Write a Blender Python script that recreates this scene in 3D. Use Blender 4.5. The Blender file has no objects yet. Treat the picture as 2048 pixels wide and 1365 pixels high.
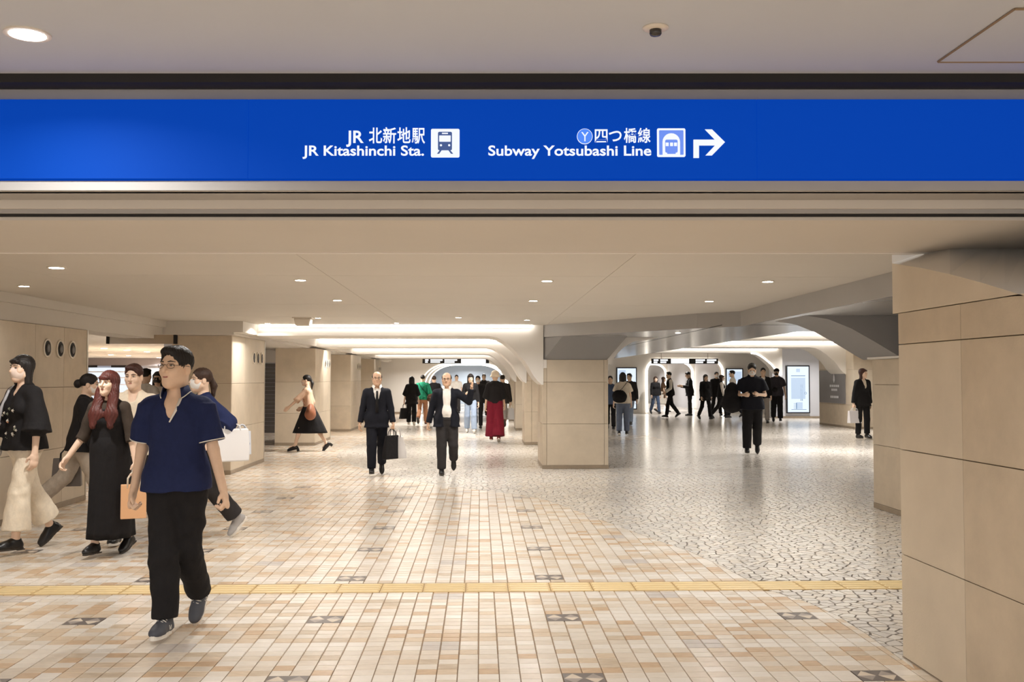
import bpy, bmesh, math, random
import numpy as np
from mathutils import Vector, Matrix

# ------------------------------------------------------------------ scene, camera, world, exposure
SC = bpy.context.scene
COL = SC.collection
CAM_H = 1.493
PITCH = math.atan(74.5 / 1991.0)
YAW = -math.atan(64.0 / 1991.0)
cam_d = bpy.data.cameras.new('camera'); cam_d.lens = 35.0; cam_d.sensor_width = 36.0
cam_d.clip_start = 0.05; cam_d.clip_end = 300
cam = bpy.data.objects.new('camera', cam_d); COL.objects.link(cam)
cam.location = (0, 0, CAM_H)
cam.rotation_euler = (math.pi / 2 + PITCH, 0, YAW)
SC.camera = cam

world = bpy.data.worlds.new('hall_ambient'); SC.world = world; world.use_nodes = True
bgn = world.node_tree.nodes['Background']
bgn.inputs[0].default_value = (1.0, 0.99, 0.985, 1); bgn.inputs[1].default_value = 1.35

SC.view_settings.view_transform = 'Standard'
SC.view_settings.look = 'None'
SC.view_settings.gamma = 1.0
SC.view_settings.use_curve_mapping = False
SC.view_settings.exposure = 0.0
SC.cycles.max_bounces = 6; SC.cycles.diffuse_bounces = 4; SC.cycles.glossy_bounces = 3; SC.cycles.transparent_max_bounces = 6
SC.cycles.caustics_reflective = False; SC.cycles.caustics_refractive = False
DOWN_W = 20.0          # watts of one downlight
COVE = 13.0             # emission of the cove strips

# ------------------------------------------------------------------ helpers
FPX = 2048 * 35.0 / 36.0
CR = cam.rotation_euler.to_matrix()
def ray(px, py):
    return (CR @ Vector(((px - 1024) / FPX, (682.5 - py) / FPX, -1.0)))
def on_floor(px, py, z=0.0):
    d = ray(px, py); t = (z - CAM_H) / d.z
    return Vector((d.x * t, d.y * t, z))
def on_y(px, py, Y):
    d = ray(px, py); t = Y / d.y
    return Vector((d.x * t, Y, CAM_H + d.z * t))

def lin(c):
    c = c / 255.0
    return c / 12.92 if c <= 0.04045 else ((c + 0.055) / 1.055) ** 2.4
def rgb(r, g, b): return (lin(r), lin(g), lin(b), 1.0)

MATS = {}
def mat(name, col, rough=0.6, metal=0.0, vary=0.0, scale=8.0, bump=0.0, bscale=60.0, col2=None, spec=0.5,
        stretch=(1, 1, 1), coat=0.0, alpha=1.0, trans=0.0):
    """principled material; vary/col2 give a noise colour variation, bump a fine relief"""
    if name in MATS: return MATS[name]
    m = bpy.data.materials.new(name); m.use_nodes = True
    nt = m.node_tree; b = nt.nodes['Principled BSDF']
    b.inputs['Base Color'].default_value = col
    b.inputs['Roughness'].default_value = rough
    b.inputs['Metallic'].default_value = metal
    b.inputs['Specular IOR Level'].default_value = spec
    b.inputs['Coat Weight'].default_value = coat
    b.inputs['Alpha'].default_value = alpha
    b.inputs['Transmission Weight'].default_value = trans
    if vary > 0 or bump > 0 or col2:
        tc = nt.nodes.new('ShaderNodeTexCoord'); mp = nt.nodes.new('ShaderNodeMapping')
        mp.inputs['Scale'].default_value = stretch
        geo = nt.nodes.new('ShaderNodeNewGeometry')
        nt.links.new(geo.outputs['Position'], mp.inputs['Vector'])
    if vary > 0 or col2:
        nz = nt.nodes.new('ShaderNodeTexNoise'); nz.inputs['Scale'].default_value = scale
        nz.inputs['Detail'].default_value = 6; nz.inputs['Roughness'].default_value = 0.62
        nt.links.new(mp.outputs['Vector'], nz.inputs['Vector'])
        rp = nt.nodes.new('ShaderNodeValToRGB')
        c2 = col2 if col2 else tuple(min(1, x * (1 + vary)) for x in col[:3]) + (1,)
        c1 = col if col2 else tuple(x * (1 - vary) for x in col[:3]) + (1,)
        rp.color_ramp.elements[0].position = 0.32; rp.color_ramp.elements[1].position = 0.68
        rp.color_ramp.elements[0].color = c1; rp.color_ramp.elements[1].color = c2
        nt.links.new(nz.outputs['Fac'], rp.inputs['Fac'])
        nt.links.new(rp.outputs['Color'], b.inputs['Base Color'])
    if bump > 0:
        n2 = nt.nodes.new('ShaderNodeTexNoise'); n2.inputs['Scale'].default_value = bscale
        n2.inputs['Detail'].default_value = 4
        nt.links.new(mp.outputs['Vector'], n2.inputs['Vector'])
        bp = nt.nodes.new('ShaderNodeBump'); bp.inputs['Strength'].default_value = bump
        bp.inputs['Distance'].default_value = 0.02
        nt.links.new(n2.outputs['Fac'], bp.inputs['Height'])
        nt.links.new(bp.outputs['Normal'], b.inputs['Normal'])
    MATS[name] = m
    return m
def glow(name, col, strength):
    if name in MATS: return MATS[name]
    m = bpy.data.materials.new(name); m.use_nodes = True
    b = m.node_tree.nodes['Principled BSDF']
    b.inputs['Base Color'].default_value = tuple(x * .08 for x in col[:3]) + (1,)
    b.inputs['Emission Color'].default_value = col
    b.inputs['Emission Strength'].default_value = strength
    b.inputs['Roughness'].default_value = 0.4
    MATS[name] = m
    return m

def link(name, me, m, parent=None):
    o = bpy.data.objects.new(name, me); COL.objects.link(o)
    if m is not None and me is not None and len(me.materials) == 0:
        for x in (m if isinstance(m, (list, tuple)) else [m]): me.materials.append(x)
    if parent is not None: o.parent = parent
    return o
def pydata(name, verts, faces, m, parent=None, mi=None, smooth=False):
    me = bpy.data.meshes.new(name)
    me.from_pydata([tuple(v) for v in verts], [], faces)
    o = link(name, me, m, parent)
    if mi is not None: me.polygons.foreach_set('material_index', mi)
    if smooth: me.polygons.foreach_set('use_smooth', [True] * len(me.polygons))
    me.update()
    return o
BOXF = [(0, 3, 2, 1), (4, 5, 6, 7), (0, 1, 5, 4), (1, 2, 6, 5), (2, 3, 7, 6), (3, 0, 4, 7)]
def boxv(x0, x1, y0, y1, z0, z1):
    return [(x0, y0, z0), (x1, y0, z0), (x1, y1, z0), (x0, y1, z0), (x0, y0, z1), (x1, y0, z1), (x1, y1, z1), (x0, y1, z1)]
class MB:
    """collects simple solids that belong to ONE part"""
    def __init__(s): s.v = []; s.f = []; s.mi = []
    def add(s, v, f, mi=0):
        n = len(s.v); s.v += [tuple(p) for p in v]; s.f += [tuple(i + n for i in q) for q in f]; s.mi += [mi] * len(f); return s
    def box(s, x0, x1, y0, y1, z0, z1, mi=0): return s.add(boxv(x0, x1, y0, y1, z0, z1), BOXF, mi)
    def prism(s, pts, y0, y1, mi=0):
        """polygon in XZ (counter-clockwise seen from -Y) extruded along Y"""
        n = len(pts)
        v = [(x, y0, z) for x, z in pts] + [(x, y1, z) for x, z in pts]
        f = [tuple(range(n)), tuple(range(2 * n - 1, n - 1, -1))]
        f += [(i, i + n, (i + 1) % n + n, (i + 1) % n) for i in range(n)]
        return s.add(v, f, mi)
    def slab(s, pts, z0, z1, mi=0):
        n = len(pts)
        v = [(x, y, z0) for x, y in pts] + [(x, y, z1) for x, y in pts]
        f = [tuple(range(n - 1, -1, -1)), tuple(range(n, 2 * n))]
        f += [(i, (i + 1) % n, (i + 1) % n + n, i + n) for i in range(n)]
        return s.add(v, f, mi)
    def tube(s, pts, r, n=8, mi=0, flat=1.0, closed=False):
        pts = [Vector(p) for p in pts]; k = len(pts); rings = []
        up = None
        rr = r if isinstance(r, (list, tuple)) else [r] * k
        v = []
        for i, p in enumerate(pts):
            if closed: t = pts[(i + 1) % k] - pts[i - 1]
            else: t = pts[min(i + 1, k - 1)] - pts[max(i - 1, 0)]
            t.normalize()
            if up is None:
                up = Vector((0, 0, 1)) if abs(t.z) < 0.9 else Vector((0, 1, 0))
            a = t.cross(up).normalized(); b = a.cross(t).normalized(); up = b
            for j in range(n):
                an = 2 * math.pi * j / n
                v.append(p + a * (math.cos(an) * rr[i]) + b * (math.sin(an) * rr[i] * flat))
        f = []
        for i in range(k if closed else k - 1):
            i2 = (i + 1) % k
            for j in range(n):
                f.append((i * n + j, i * n + (j + 1) % n, i2 * n + (j + 1) % n, i2 * n + j))
        if not closed:
            f.append(tuple(range(n - 1, -1, -1))); f.append(tuple((k - 1) * n + j for j in range(n)))
        return s.add(v, f, mi)
    def lathe(s, prof, n=20, c=(0, 0, 0), axis='z', mi=0):
        v = []; k = len(prof)
        for r, h in prof:
            for j in range(n):
                a = 2 * math.pi * j / n
                p = (r * math.cos(a), r * math.sin(a), h)
                if axis == 'x': p = (p[2], p[0], p[1])
                if axis == 'y': p = (p[0], p[2], p[1])
                v.append((p[0] + c[0], p[1] + c[1], p[2] + c[2]))
        f = []
        for i in range(k - 1):
            for j in range(n):
                q = (i * n + j, i * n + (j + 1) % n, (i + 1) * n + (j + 1) % n, (i + 1) * n + j)
                f.append(q if axis != 'y' else q[::-1])
        a_, b_ = tuple(range(n - 1, -1, -1)), tuple((k - 1) * n + j for j in range(n))
        f.append(a_); f.append(b_)
        return s.add(v, f, mi)
    def build(s, name, m, parent=None, smooth=False):
        return pydata(name, s.v, s.f, m, parent, s.mi, smooth)
def box(name, x0, x1, y0, y1, z0, z1, m, parent=None):
    return MB().box(x0, x1, y0, y1, z0, z1).build(name, m, parent)
def empty(name, loc=(0, 0, 0), rz=0.0):
    o = bpy.data.objects.new(name, None); COL.objects.link(o); o.location = loc; o.rotation_euler = (0, 0, rz)
    o.empty_display_size = 0.1
    return o
def tag(o, label, cat, group=None, kind=None):
    o['label'] = label; o['category'] = cat
    if group: o['group'] = group
    if kind: o['kind'] = kind
    return o
def struct(o): o['kind'] = 'structure'; return o
def add_bevel(o, w=0.004, seg=1):
    md = o.modifiers.new('bevel', 'BEVEL'); md.width = w; md.segments = seg; md.limit_method = 'ANGLE'
    return o
def text_mesh(name, s, size, m, parent, loc, bold=0.0, align='RIGHT', rot=(math.pi / 2, 0, 0), depth=0.001, width=None):
    c = bpy.data.curves.new(name, 'FONT'); c.body = s; c.size = size; c.align_x = align; c.offset = bold; c.extrude = depth
    c.resolution_u = 4
    o = bpy.data.objects.new('tmp_' + name, c); COL.objects.link(o)
    me = bpy.data.meshes.new_from_object(o.evaluated_get(bpy.context.evaluated_depsgraph_get()))
    bpy.data.objects.remove(o); bpy.data.curves.remove(c)
    if width:
        xs = [v.co.x for v in me.vertices]; k = width / max(1e-6, max(xs) - min(xs))
        for v in me.vertices: v.co.x *= k
    me.materials.clear()
    o = link(name, me, m, parent); o.location = loc; o.rotation_euler = rot
    return o
# ------------------------------------------------------------------ materials of the place
M_stone = mat('beige_limestone', rgb(203, 188, 166), 0.55, vary=0.07, scale=3.0, bump=0.05, bscale=90)
M_stone2 = mat('beige_limestone_warm', rgb(199, 183, 160), 0.55, vary=0.08, scale=4.5, bump=0.05, bscale=90)
M_stone3 = mat('beige_limestone_pale', rgb(208, 194, 173), 0.52, vary=0.06, scale=2.4, bump=0.05, bscale=90)
M_joint = mat('stone_joint', rgb(140, 118, 92), 0.8)
M_plinth = mat('plinth_stone', rgb(150, 134, 114), 0.5, vary=0.1, scale=12)
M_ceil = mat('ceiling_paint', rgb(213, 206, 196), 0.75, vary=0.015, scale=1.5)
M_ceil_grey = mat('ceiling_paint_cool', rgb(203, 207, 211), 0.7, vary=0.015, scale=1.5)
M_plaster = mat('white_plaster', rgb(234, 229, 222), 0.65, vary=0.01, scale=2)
M_beam = mat('beam_paint', rgb(166, 163, 160), 0.45, vary=0.02, scale=3)
M_panel = mat('satin_soffit_panel', rgb(174, 174, 176), 0.22, metal=0.25, vary=0.03, scale=2)
M_dark = mat('shadow_gap_black', rgb(24, 20, 17), 0.7)
M_haunch = mat('haunch_paint', rgb(146, 144, 143), 0.6, vary=0.02, scale=3)
M_wallgrey = mat('cool_grey_wall', rgb(200, 200, 205), 0.5, vary=0.01, scale=2)
M_led = glow('warm_led', (1.0, 0.95, 0.88, 1), COVE)
M_led_arch = glow('warm_led_line', (1.0, 0.92, 0.80, 1), 5.0)
M_lamp = glow('downlight_lens', (1.0, 0.94, 0.85, 1), 30.0)
M_trim = mat('lamp_trim_white', rgb(225, 215, 200), 0.4)
M_steel = mat('brushed_steel', rgb(190, 182, 170), 0.3, metal=0.8)
M_black = mat('black_plastic', rgb(18, 18, 20), 0.4)
M_grey_metal = mat('grey_shutter', rgb(120, 115, 112), 0.4, metal=0.4)

H1, H2, H3 = 2.70, 2.37, 2.60         # ceilings before and behind the sign beam
CX = math.cos(-YAW); SX = math.sin(-YAW)
def cam2w(xc, zc, z=0.0):   # metres right of / in front of the camera -> world
    return Vector((xc * CX + zc * SX, zc * CX - xc * SX, z))

# ------------------------------------------------------------------ floor
random.seed(4)
M_grout = mat('floor_grout', rgb(150, 128, 104), 0.8, vary=0.1, scale=10)
floor = struct(box('floor', -30, 30, -8, 90, -0.06, -0.006, M_grout))
floor['label'] = 'polished stone floor of beige tiles and pale crazy paving'
CW, RW = 1.475 / 14, 0.09
TX0, TY0 = 0.415, 4.91
PAL = [mat('tile_cream', rgb(230, 221, 209), 0.21, vary=0.05, scale=14, stretch=(1, 2.5, 1)),
       mat('tile_beige', rgb(224, 212, 197), 0.21, vary=0.07, scale=14, stretch=(1, 2.5, 1)),
       mat('tile_tan', rgb(218, 198, 174), 0.22, vary=0.08, scale=16, stretch=(1, 2.5, 1)),
       mat('tile_rose', rgb(208, 180, 150), 0.23, vary=0.09, scale=16, stretch=(1, 2.5, 1)),
       mat('tile_veined', rgb(216, 201, 180), 0.28, col2=rgb(190, 170, 146), scale=9, stretch=(1, 3, 1)),
       mat('tile_white', rgb(238, 231, 222), 0.19, vary=0.03, scale=12),
       mat('tile_grey', rgb(204, 196, 190), 0.24, vary=0.06, scale=14)]
def tile_colour(i, j):
    r = j % 14; c = i % 14
    if r in (0, 1, 7, 8):
        if r in (7, 8) and c in (7, 8): return 6
        u = random.random()
        return 5 if u < 0.62 else (0 if u < 0.85 else 1)
    u = random.random()
    mid = abs((i * CW + TX0) + 0.0) < 1.2
    w = (0.34, 0.66, 0.84, 0.90, 0.97) if mid else (0.16, 0.46, 0.74, 0.86, 0.96)
    for k, t in enumerate(w):
        if u < t: return k
    return 5
# boundary of the crazy paving (world XY, counter-clockwise)
def _b(pts): return [tuple(on_floor(px, py)[:2]) for px, py in pts]
EDGE = _b([(1800, 1318), (1735, 1270), (1680, 1235), (1620, 1207), (1535, 1180), (1500, 1163), (1450, 1136), (1375, 1102), (1290, 1073),
           (1215, 1045), (1150, 1021), (1085, 998), (1010, 986), (900, 974), (800, 957), (735, 941), (690, 926), (672, 914), (680, 904), (700, 897)])
MOS = [(14.0, EDGE[0][1])] + EDGE + [(EDGE[-1][0] + 0.05, 24.0), (14.0, 24.0)]
def inside(x, y, poly=MOS):
    c = False; n = len(poly); j = n - 1
    for i in range(n):
        xi, yi = poly[i]; xj, yj = poly[j]
        if (yi > y) != (yj > y) and x < (xj - xi) * (y - yi) / (yj - yi) + xi: c = not c
        j = i
    return c
def in_view(x, y, m=1.1):
    zc = y * CX + x * SX; xc = x * CX - y * SX
    return zc > 3.7 and abs(xc) < zc * 0.5145 + m
STRIP0, STRIP1 = 7.02, 7.32
def clip_poly(poly, nx, ny, d):      # keep nx*x+ny*y<=d
    out = []
    n = len(poly)
    for i in range(n):
        a = poly[i]; b = poly[(i + 1) % n]
        da = nx * a[0] + ny * a[1] - d; db = nx * b[0] + ny * b[1] - d
        if da <= 0: out.append(a)
        if (da < 0 and db > 0) or (da > 0 and db < 0):
            t = da / (da - db); out.append((a[0] + (b[0] - a[0]) * t, a[1] + (b[1] - a[1]) * t))
    return out
tiles = []; inlays = []; cut_tiles = []
def near_edge(x, y):
    """nearest segment of the curved border: outward-of-paving normal and offset"""
    best = None
    for (ax_, ay_), (bx_, by_) in zip(EDGE[:-1], EDGE[1:]):
        dx, dy = bx_ - ax_, by_ - ay_; L2 = dx * dx + dy * dy
        t = max(0, min(1, ((x - ax_) * dx + (y - ay_) * dy) / L2)); d = math.hypot(x - ax_ - t * dx, y - ay_ - t * dy)
        if best is None or d < best[0]:
            L = math.sqrt(L2); nx, ny = -dy / L, dx / L      # left of travel
            mx, my = (ax_ + bx_) / 2, (ay_ + by_) / 2
            if inside(mx + nx * .02, my + ny * .02): nx, ny = -nx, -ny
            best = (d, nx, ny, nx * ax_ + ny * ay_)
    return best
G_ = 0.0016
for j in range(-4, 235):
    y0 = TY0 + j * RW; y1 = y0 + RW
    for i in range(-130, 130):
        x0 = TX0 + i * CW; xm = x0 + CW / 2; ym = (y0 + y1) / 2
        if not in_view(xm, ym): continue
        cs = [inside(xx, yy) for xx, yy in ((x0, y0), (x0 + CW, y0), (x0 + CW, y1), (x0, y1))]
        if all(cs): continue
        if any(cs):
            if y1 > STRIP0 and y0 < STRIP1: continue
            e = near_edge(xm, ym)
            pl = clip_poly([(x0 + G_, y0 + G_), (x0 + CW - G_, y0 + G_), (x0 + CW - G_, y1 - G_), (x0 + G_, y1 - G_)], -e[1], -e[2], -(e[3] + .002))
            if len(pl) >= 3: cut_tiles.append((pl, tile_colour(i, j)))
            continue
        if y1 > STRIP0 + 0.001 and y0 < STRIP1 - 0.001:
            if y0 < STRIP0 - 0.02: a, b = y0, STRIP0
            elif y1 > STRIP1 + 0.02: a, b = STRIP1, y1
            else: continue
        else: a, b = y0, y1
        if ym > 9.5 and xm > 4.4: continue
        if j % 14 in (0, 1) and i % 14 in (0, 1) and j < 100 and not (y1 > STRIP0 and y0 < STRIP1):
            if j % 14 == 0 and i % 14 == 0: inlays.append((i, j))
            continue
        tiles.append((x0 + G_ * 1.6, x0 + CW - G_ * 1.6, a + G_, b - G_, tile_colour(i, j), i, j))
def tile_mesh(w, d, k):
    b = 0.0022
    v = [(-w, -d, -0.006), (w, -d, -0.006), (w, d, -0.006), (-w, d, -0.006), (-w, -d, -b / 2), (w, -d, -b / 2), (w, d, -b / 2), (-w, d, -b / 2),
         (-w + b, -d + b, 0), (w - b, -d + b, 0), (w - b, d - b, 0), (-w + b, d - b, 0)]
    f = [(0, 1, 5, 4), (1, 2, 6, 5), (2, 3, 7, 6), (3, 0, 4, 7), (4, 5, 9, 8), (5, 6, 10, 9), (6, 7, 11, 10), (7, 4, 8, 11), (8, 9, 10, 11)]
    me = bpy.data.meshes.new('floor_tile'); me.from_pydata(v, [], f); me.materials.append(PAL[k]); return me
def shown(x, y):
    zc = y * CX + x * SX; xc = x * CX - y * SX
    return zc > 4.86 and abs(xc) < zc * 0.5145
tiles.sort(key=lambda t: (not shown((t[0] + t[1]) / 2, (t[2] + t[3]) / 2), (t[2] + t[3]) / 2 * CX + (t[0] + t[1]) / 2 * SX))
std = [tile_mesh(CW / 2 - G_ * 1.6, RW / 2 - G_, k) for k in range(7)]
for t in tiles[:300]:
    w = (t[1] - t[0]) / 2; d = (t[3] - t[2]) / 2
    me = std[t[4]] if abs(d - (RW / 2 - G_)) < 1e-5 else tile_mesh(w, d, t[4])
    o = link('tile', me, None, floor); o.location = ((t[0] + t[1]) / 2, (t[2] + t[3]) / 2, random.uniform(-0.0008, 0.0))
def joined(lst, name):
    n = len(lst)
    A = np.array([t[:4] for t in lst]); z = np.random.default_rng(3).uniform(-0.001, 0, n)
    b = 0.002
    X0, X1, Y0, Y1 = A.T
    V = np.empty((n, 8, 3))
    for k, (xx, yy, zz) in enumerate([(X0, Y0, z - .006), (X1, Y0, z - .006), (X1, Y1, z - .006), (X0, Y1, z - .006),
                                      (X0 + b, Y0 + b, z), (X1 - b, Y0 + b, z), (X1 - b, Y1 - b, z), (X0 + b, Y1 - b, z)]):
        V[:, k, 0] = xx; V[:, k, 1] = yy; V[:, k, 2] = zz
    F = np.array([(0, 1, 5, 4), (1, 2, 6, 5), (2, 3, 7, 6), (3, 0, 4, 7), (4, 5, 6, 7)])
    Q = (F[None] + (np.arange(n) * 8)[:, None, None]).reshape(-1, 4)
    me = bpy.data.meshes.new(name)
    me.vertices.add(n * 8); me.vertices.foreach_set('co', V.ravel())
    me.loops.add(Q.size); me.loops.foreach_set('vertex_index', Q.ravel().astype(np.int32))
    me.polygons.add(len(Q)); me.polygons.foreach_set('loop_start', np.arange(0, Q.size, 4, dtype=np.int32))
    for m in PAL: me.materials.append(m)
    me.polygons.foreach_set('material_index', np.repeat([t[4] for t in lst], 5).astype(np.int32))
    me.polygons.foreach_set('use_smooth', np.zeros(len(Q), bool))
    me.update(calc_edges=True); me.validate()
    return link(name, me, None, floor)
tf = joined(tiles[300:], 'tile_field'); tf['kind'] = 'stuff'
b = MB()
for pl, k in cut_tiles:
    n = len(pl); b.add([(p[0], p[1], -.006) for p in pl] + [(p[0], p[1], -.0005) for p in pl], [(i, (i + 1) % n, n + (i + 1) % n, n + i) for i in range(n)] + [tuple(range(n, 2 * n))], k)
o = b.build('cut_tile_field', PAL, floor); o['kind'] = 'stuff'
# diamond inlays, two rhombi on dark slate
M_slate = mat('inlay_slate', rgb(112, 104, 100), 0.3, vary=0.12, scale=30)
M_slate2 = mat('inlay_grey', rgb(165, 155, 148), 0.28, vary=0.08, scale=30)
M_inl = mat('inlay_pale', rgb(222, 208, 190), 0.26, vary=0.05, scale=30)
def inlay_mesh():
    b = MB(); g = 0.003
    b.box(g, 2 * CW - g, g, 2 * RW - g, -0.006, -0.0006, 0)
    for k in range(2):
        cx = CW * (k + 0.5); cy = RW
        a, c = CW / 2 - 0.006, RW - 0.012
        b.add([(cx - a, cy, 0), (cx, cy - c, 0), (cx + a, cy, 0), (cx, cy, 0)], [(0, 1, 2)], 1 if k == 0 else 2)
        b.add([(cx - a, cy, 0), (cx + a, cy, 0), (cx, cy + c, 0)], [(0, 1, 2)], 2 if k == 0 else 1)
    me = bpy.data.meshes.new('inlay_tile'); me.from_pydata(b.v, [], b.f)
    for m in (M_slate, M_slate2, M_inl): me.materials.append(m)
    me.polygons.foreach_set('material_index', b.mi); return me
im = inlay_mesh()
for i, j in inlays:
    o = link('inlay_tile', im, None, floor); o.location = (TX0 + i * CW, TY0 + j * RW, 0)
# yellow tactile strip, one 30 cm tile at a time with four raised bars
M_tact = mat('tactile_yellow', rgb(206, 176, 122), 0.45, vary=0.05, scale=8)
M_tact2 = mat('tactile_bar', rgb(232, 210, 162), 0.4, vary=0.04, scale=8)
b = MB(); b.box(0.002, 0.298, 0.002, 0.298, -0.006, 0.001, 0)
for k in range(4):
    y = 0.045 + k * 0.07
    b.add([(0.012, y - .014, .001), (0.288, y - .014, .001), (0.288, y + .014, .001), (0.012, y + .014, .001),
           (0.02, y - .008, .006), (0.28, y - .008, .006), (0.28, y + .008, .006), (0.02, y + .008, .006)], BOXF, 1)
tm = bpy.data.meshes.new('tactile_tile'); tm.from_pydata(b.v, [], b.f); tm.materials.append(M_tact); tm.materials.append(M_tact2)
tm.polygons.foreach_set('material_index', b.mi)
x = -5.5
while x < 4.4:
    o = link('tactile_tile', tm, None, floor); o.location = (x, STRIP0, 0); x += 0.3
# crazy paving: irregular stones from a jittered point grid
M_paves = [mat('paving_white', rgb(231, 225, 216), 0.19, vary=0.05, scale=9), mat('paving_cream', rgb(225, 216, 204), 0.19, vary=0.05, scale=9),
           mat('paving_grey', rgb(216, 210, 203), 0.19, vary=0.05, scale=9)]
M_pjoint = mat('paving_joint', rgb(98, 88, 78), 0.6, vary=0.2, scale=12)
rng = random.Random(11)
S0 = 0.083
gx0, gy0 = -3.7, 5.2
nxg, nyg = int((6.4 - gx0) / S0), int((23.8 - gy0) / S0)
PTS = {}
for a in range(nxg):
    for c in range(nyg):
        PTS[a, c] = (gx0 + (a + 0.5 + rng.uniform(-0.44, 0.44)) * S0, gy0 + (c + 0.5 + rng.uniform(-0.44, 0.44)) * S0)
stones = []
NB = [(da, dc) for da in range(-2, 3) for dc in range(-2, 3) if (da, dc) != (0, 0)]
NB.sort(key=lambda q: q[0] ** 2 + q[1] ** 2)
for (a, c), (x, y) in PTS.items():
    if not in_view(x, y) or y > 16.56: continue
    if STRIP0 < y < STRIP1 and x < 3.6: continue
    ins_ = inside(x, y); ed = None
    if x < 4: ed = near_edge(x, y)
    if not ins_ and (ed is None or ed[0] > .09): continue
    if x > 2.3 and y < 5.25: continue
    poly = [(x - .2, y - .2), (x + .2, y - .2), (x + .2, y + .2), (x - .2, y + .2)]
    gap = rng.uniform(0.0032, 0.0078)
    for da, dc in NB:
        q = PTS.get((a + da, c + dc))
        if q is None: continue
        dx, dy = q[0] - x, q[1] - y; L = math.hypot(dx, dy)
        if L > 0.33: continue
        nx, ny = dx / L, dy / L
        poly = clip_poly(poly, nx, ny, nx * (x + q[0]) / 2 + ny * (y + q[1]) / 2 - gap)
        if len(poly) < 3: break
    if len(poly) < 3: continue
    if y < STRIP0 and y > STRIP0 - .2: poly = clip_poly(poly, 0, 1, STRIP0 - .003)
    if y > STRIP1 and y < STRIP1 + .2: poly = clip_poly(poly, 0, -1, -(STRIP1 + .003))
    if len(poly) < 3: continue
    if ed is not None and ed[0] < .2:
        poly = clip_poly(poly, ed[1], ed[2], ed[3] - .0025)
        if len(poly) < 3: continue
    stones.append((y * CX + x * SX + (0 if shown(x, y) else 100), poly, rng.randrange(3)))
stones.sort(key=lambda s: s[0])
def stone_vf(poly, cx=0.0, cy=0.0):
    n = len(poly); mx = sum(p[0] for p in poly) / n; my = sum(p[1] for p in poly) / n
    v = [(p[0] - cx, p[1] - cy, -.006) for p in poly] + [((p[0] - mx) * .97 + mx - cx, (p[1] - my) * .97 + my - cy, 0) for p in poly]
    return v, [(i, (i + 1) % n, n + (i + 1) % n, n + i) for i in range(n)] + [tuple(range(n, 2 * n))]
for _, poly, k in stones[:300]:
    cx, cy = poly[0]
    v, f = stone_vf(poly, cx, cy)
    o = pydata('paving_stone', v, f, M_paves[k], floor); o.location = (cx, cy, 0)
b = MB()
for _, poly, k in stones[300:]:
    v, f = stone_vf(poly); b.add(v, f, k)
pf = b.build('paving_field', M_paves, floor); pf['kind'] = 'stuff'
b = MB(); b.slab([p for p in MOS], -0.0058, -0.0042); b.build('paving_bed', M_pjoint, floor)
# far paving: the stones are too small to tell apart, the material takes over
def far_paving():
    m = bpy.data.materials.new('far_paving'); m.use_nodes = True; nt = m.node_tree; p = nt.nodes['Principled BSDF']
    g = nt.nodes.new('ShaderNodeNewGeometry')
    v1 = nt.nodes.new('ShaderNodeTexVoronoi'); v1.feature = 'DISTANCE_TO_EDGE'; v1.inputs['Scale'].default_value = 12
    nt.links.new(g.outputs['Position'], v1.inputs['Vector'])
    r = nt.nodes.new('ShaderNodeValToRGB'); r.color_ramp.elements[0].color = rgb(156, 143, 127); r.color_ramp.elements[1].color = rgb(226, 219, 209)
    r.color_ramp.elements[0].position = 0.03; r.color_ramp.elements[1].position = 0.07
    nt.links.new(v1.outputs['Distance'], r.inputs['Fac']); nt.links.new(r.outputs['Color'], p.inputs['Base Color'])
    p.inputs['Roughness'].default_value = 0.2
    return m
M_far = far_paving()
b = MB()
far = [q for q in EDGE if q[1] > 16.5]; q0 = EDGE[EDGE.index(far[0]) - 1]; tq = (16.5 - q0[1]) / (far[0][1] - q0[1])
b.slab(([(14, 16.5), (14, 88), (EDGE[-1][0], 88)] + far[::-1] + [(q0[0] + (far[0][0] - q0[0]) * tq, 16.5)]), -0.004, -0.0008)
ff = b.build('far_paving', M_far, floor)
# cut corner of the far field west of the curved edge is tile: lay tiles over it is unnecessary, the curve lies nearer
def far_tiles():
    m = bpy.data.materials.new('far_tiles'); m.use_nodes = True; nt = m.node_tree; p = nt.nodes['Principled BSDF']
    g = nt.nodes.new('ShaderNodeNewGeometry'); br = nt.nodes.new('ShaderNodeTexBrick'); br.offset = 0.0
    br.inputs['Scale'].default_value = 1.0; br.inputs['Brick Width'].default_value = CW; br.inputs['Row Height'].default_value = RW
    br.inputs['Mortar Size'].default_value = 0.003
    br.inputs['Color1'].default_value = rgb(226, 211, 192); br.inputs['Color2'].default_value = rgb(212, 190, 164); br.inputs['Mortar'].default_value = rgb(160, 136, 110)
    nt.links.new(g.outputs['Position'], br.inputs['Vector']); nt.links.new(br.outputs['Color'], p.inputs['Base Color'])
    p.inputs['Roughness'].default_value = 0.2
    return m
M_fart = far_tiles()
b = MB(); b.slab([(-29, 26), (EDGE[-1][0] - .01, 26), (EDGE[-1][0] - .01, 88), (-29, 88)], -0.004, -0.0005); b.build('far_tiles', M_fart, floor)
b = MB(); b.slab([(-6, -7), (6, -7), (6, 4.2), (-6, 4.2)], -0.004, -0.0005); b.build('near_tiles', M_fart, floor)

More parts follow.
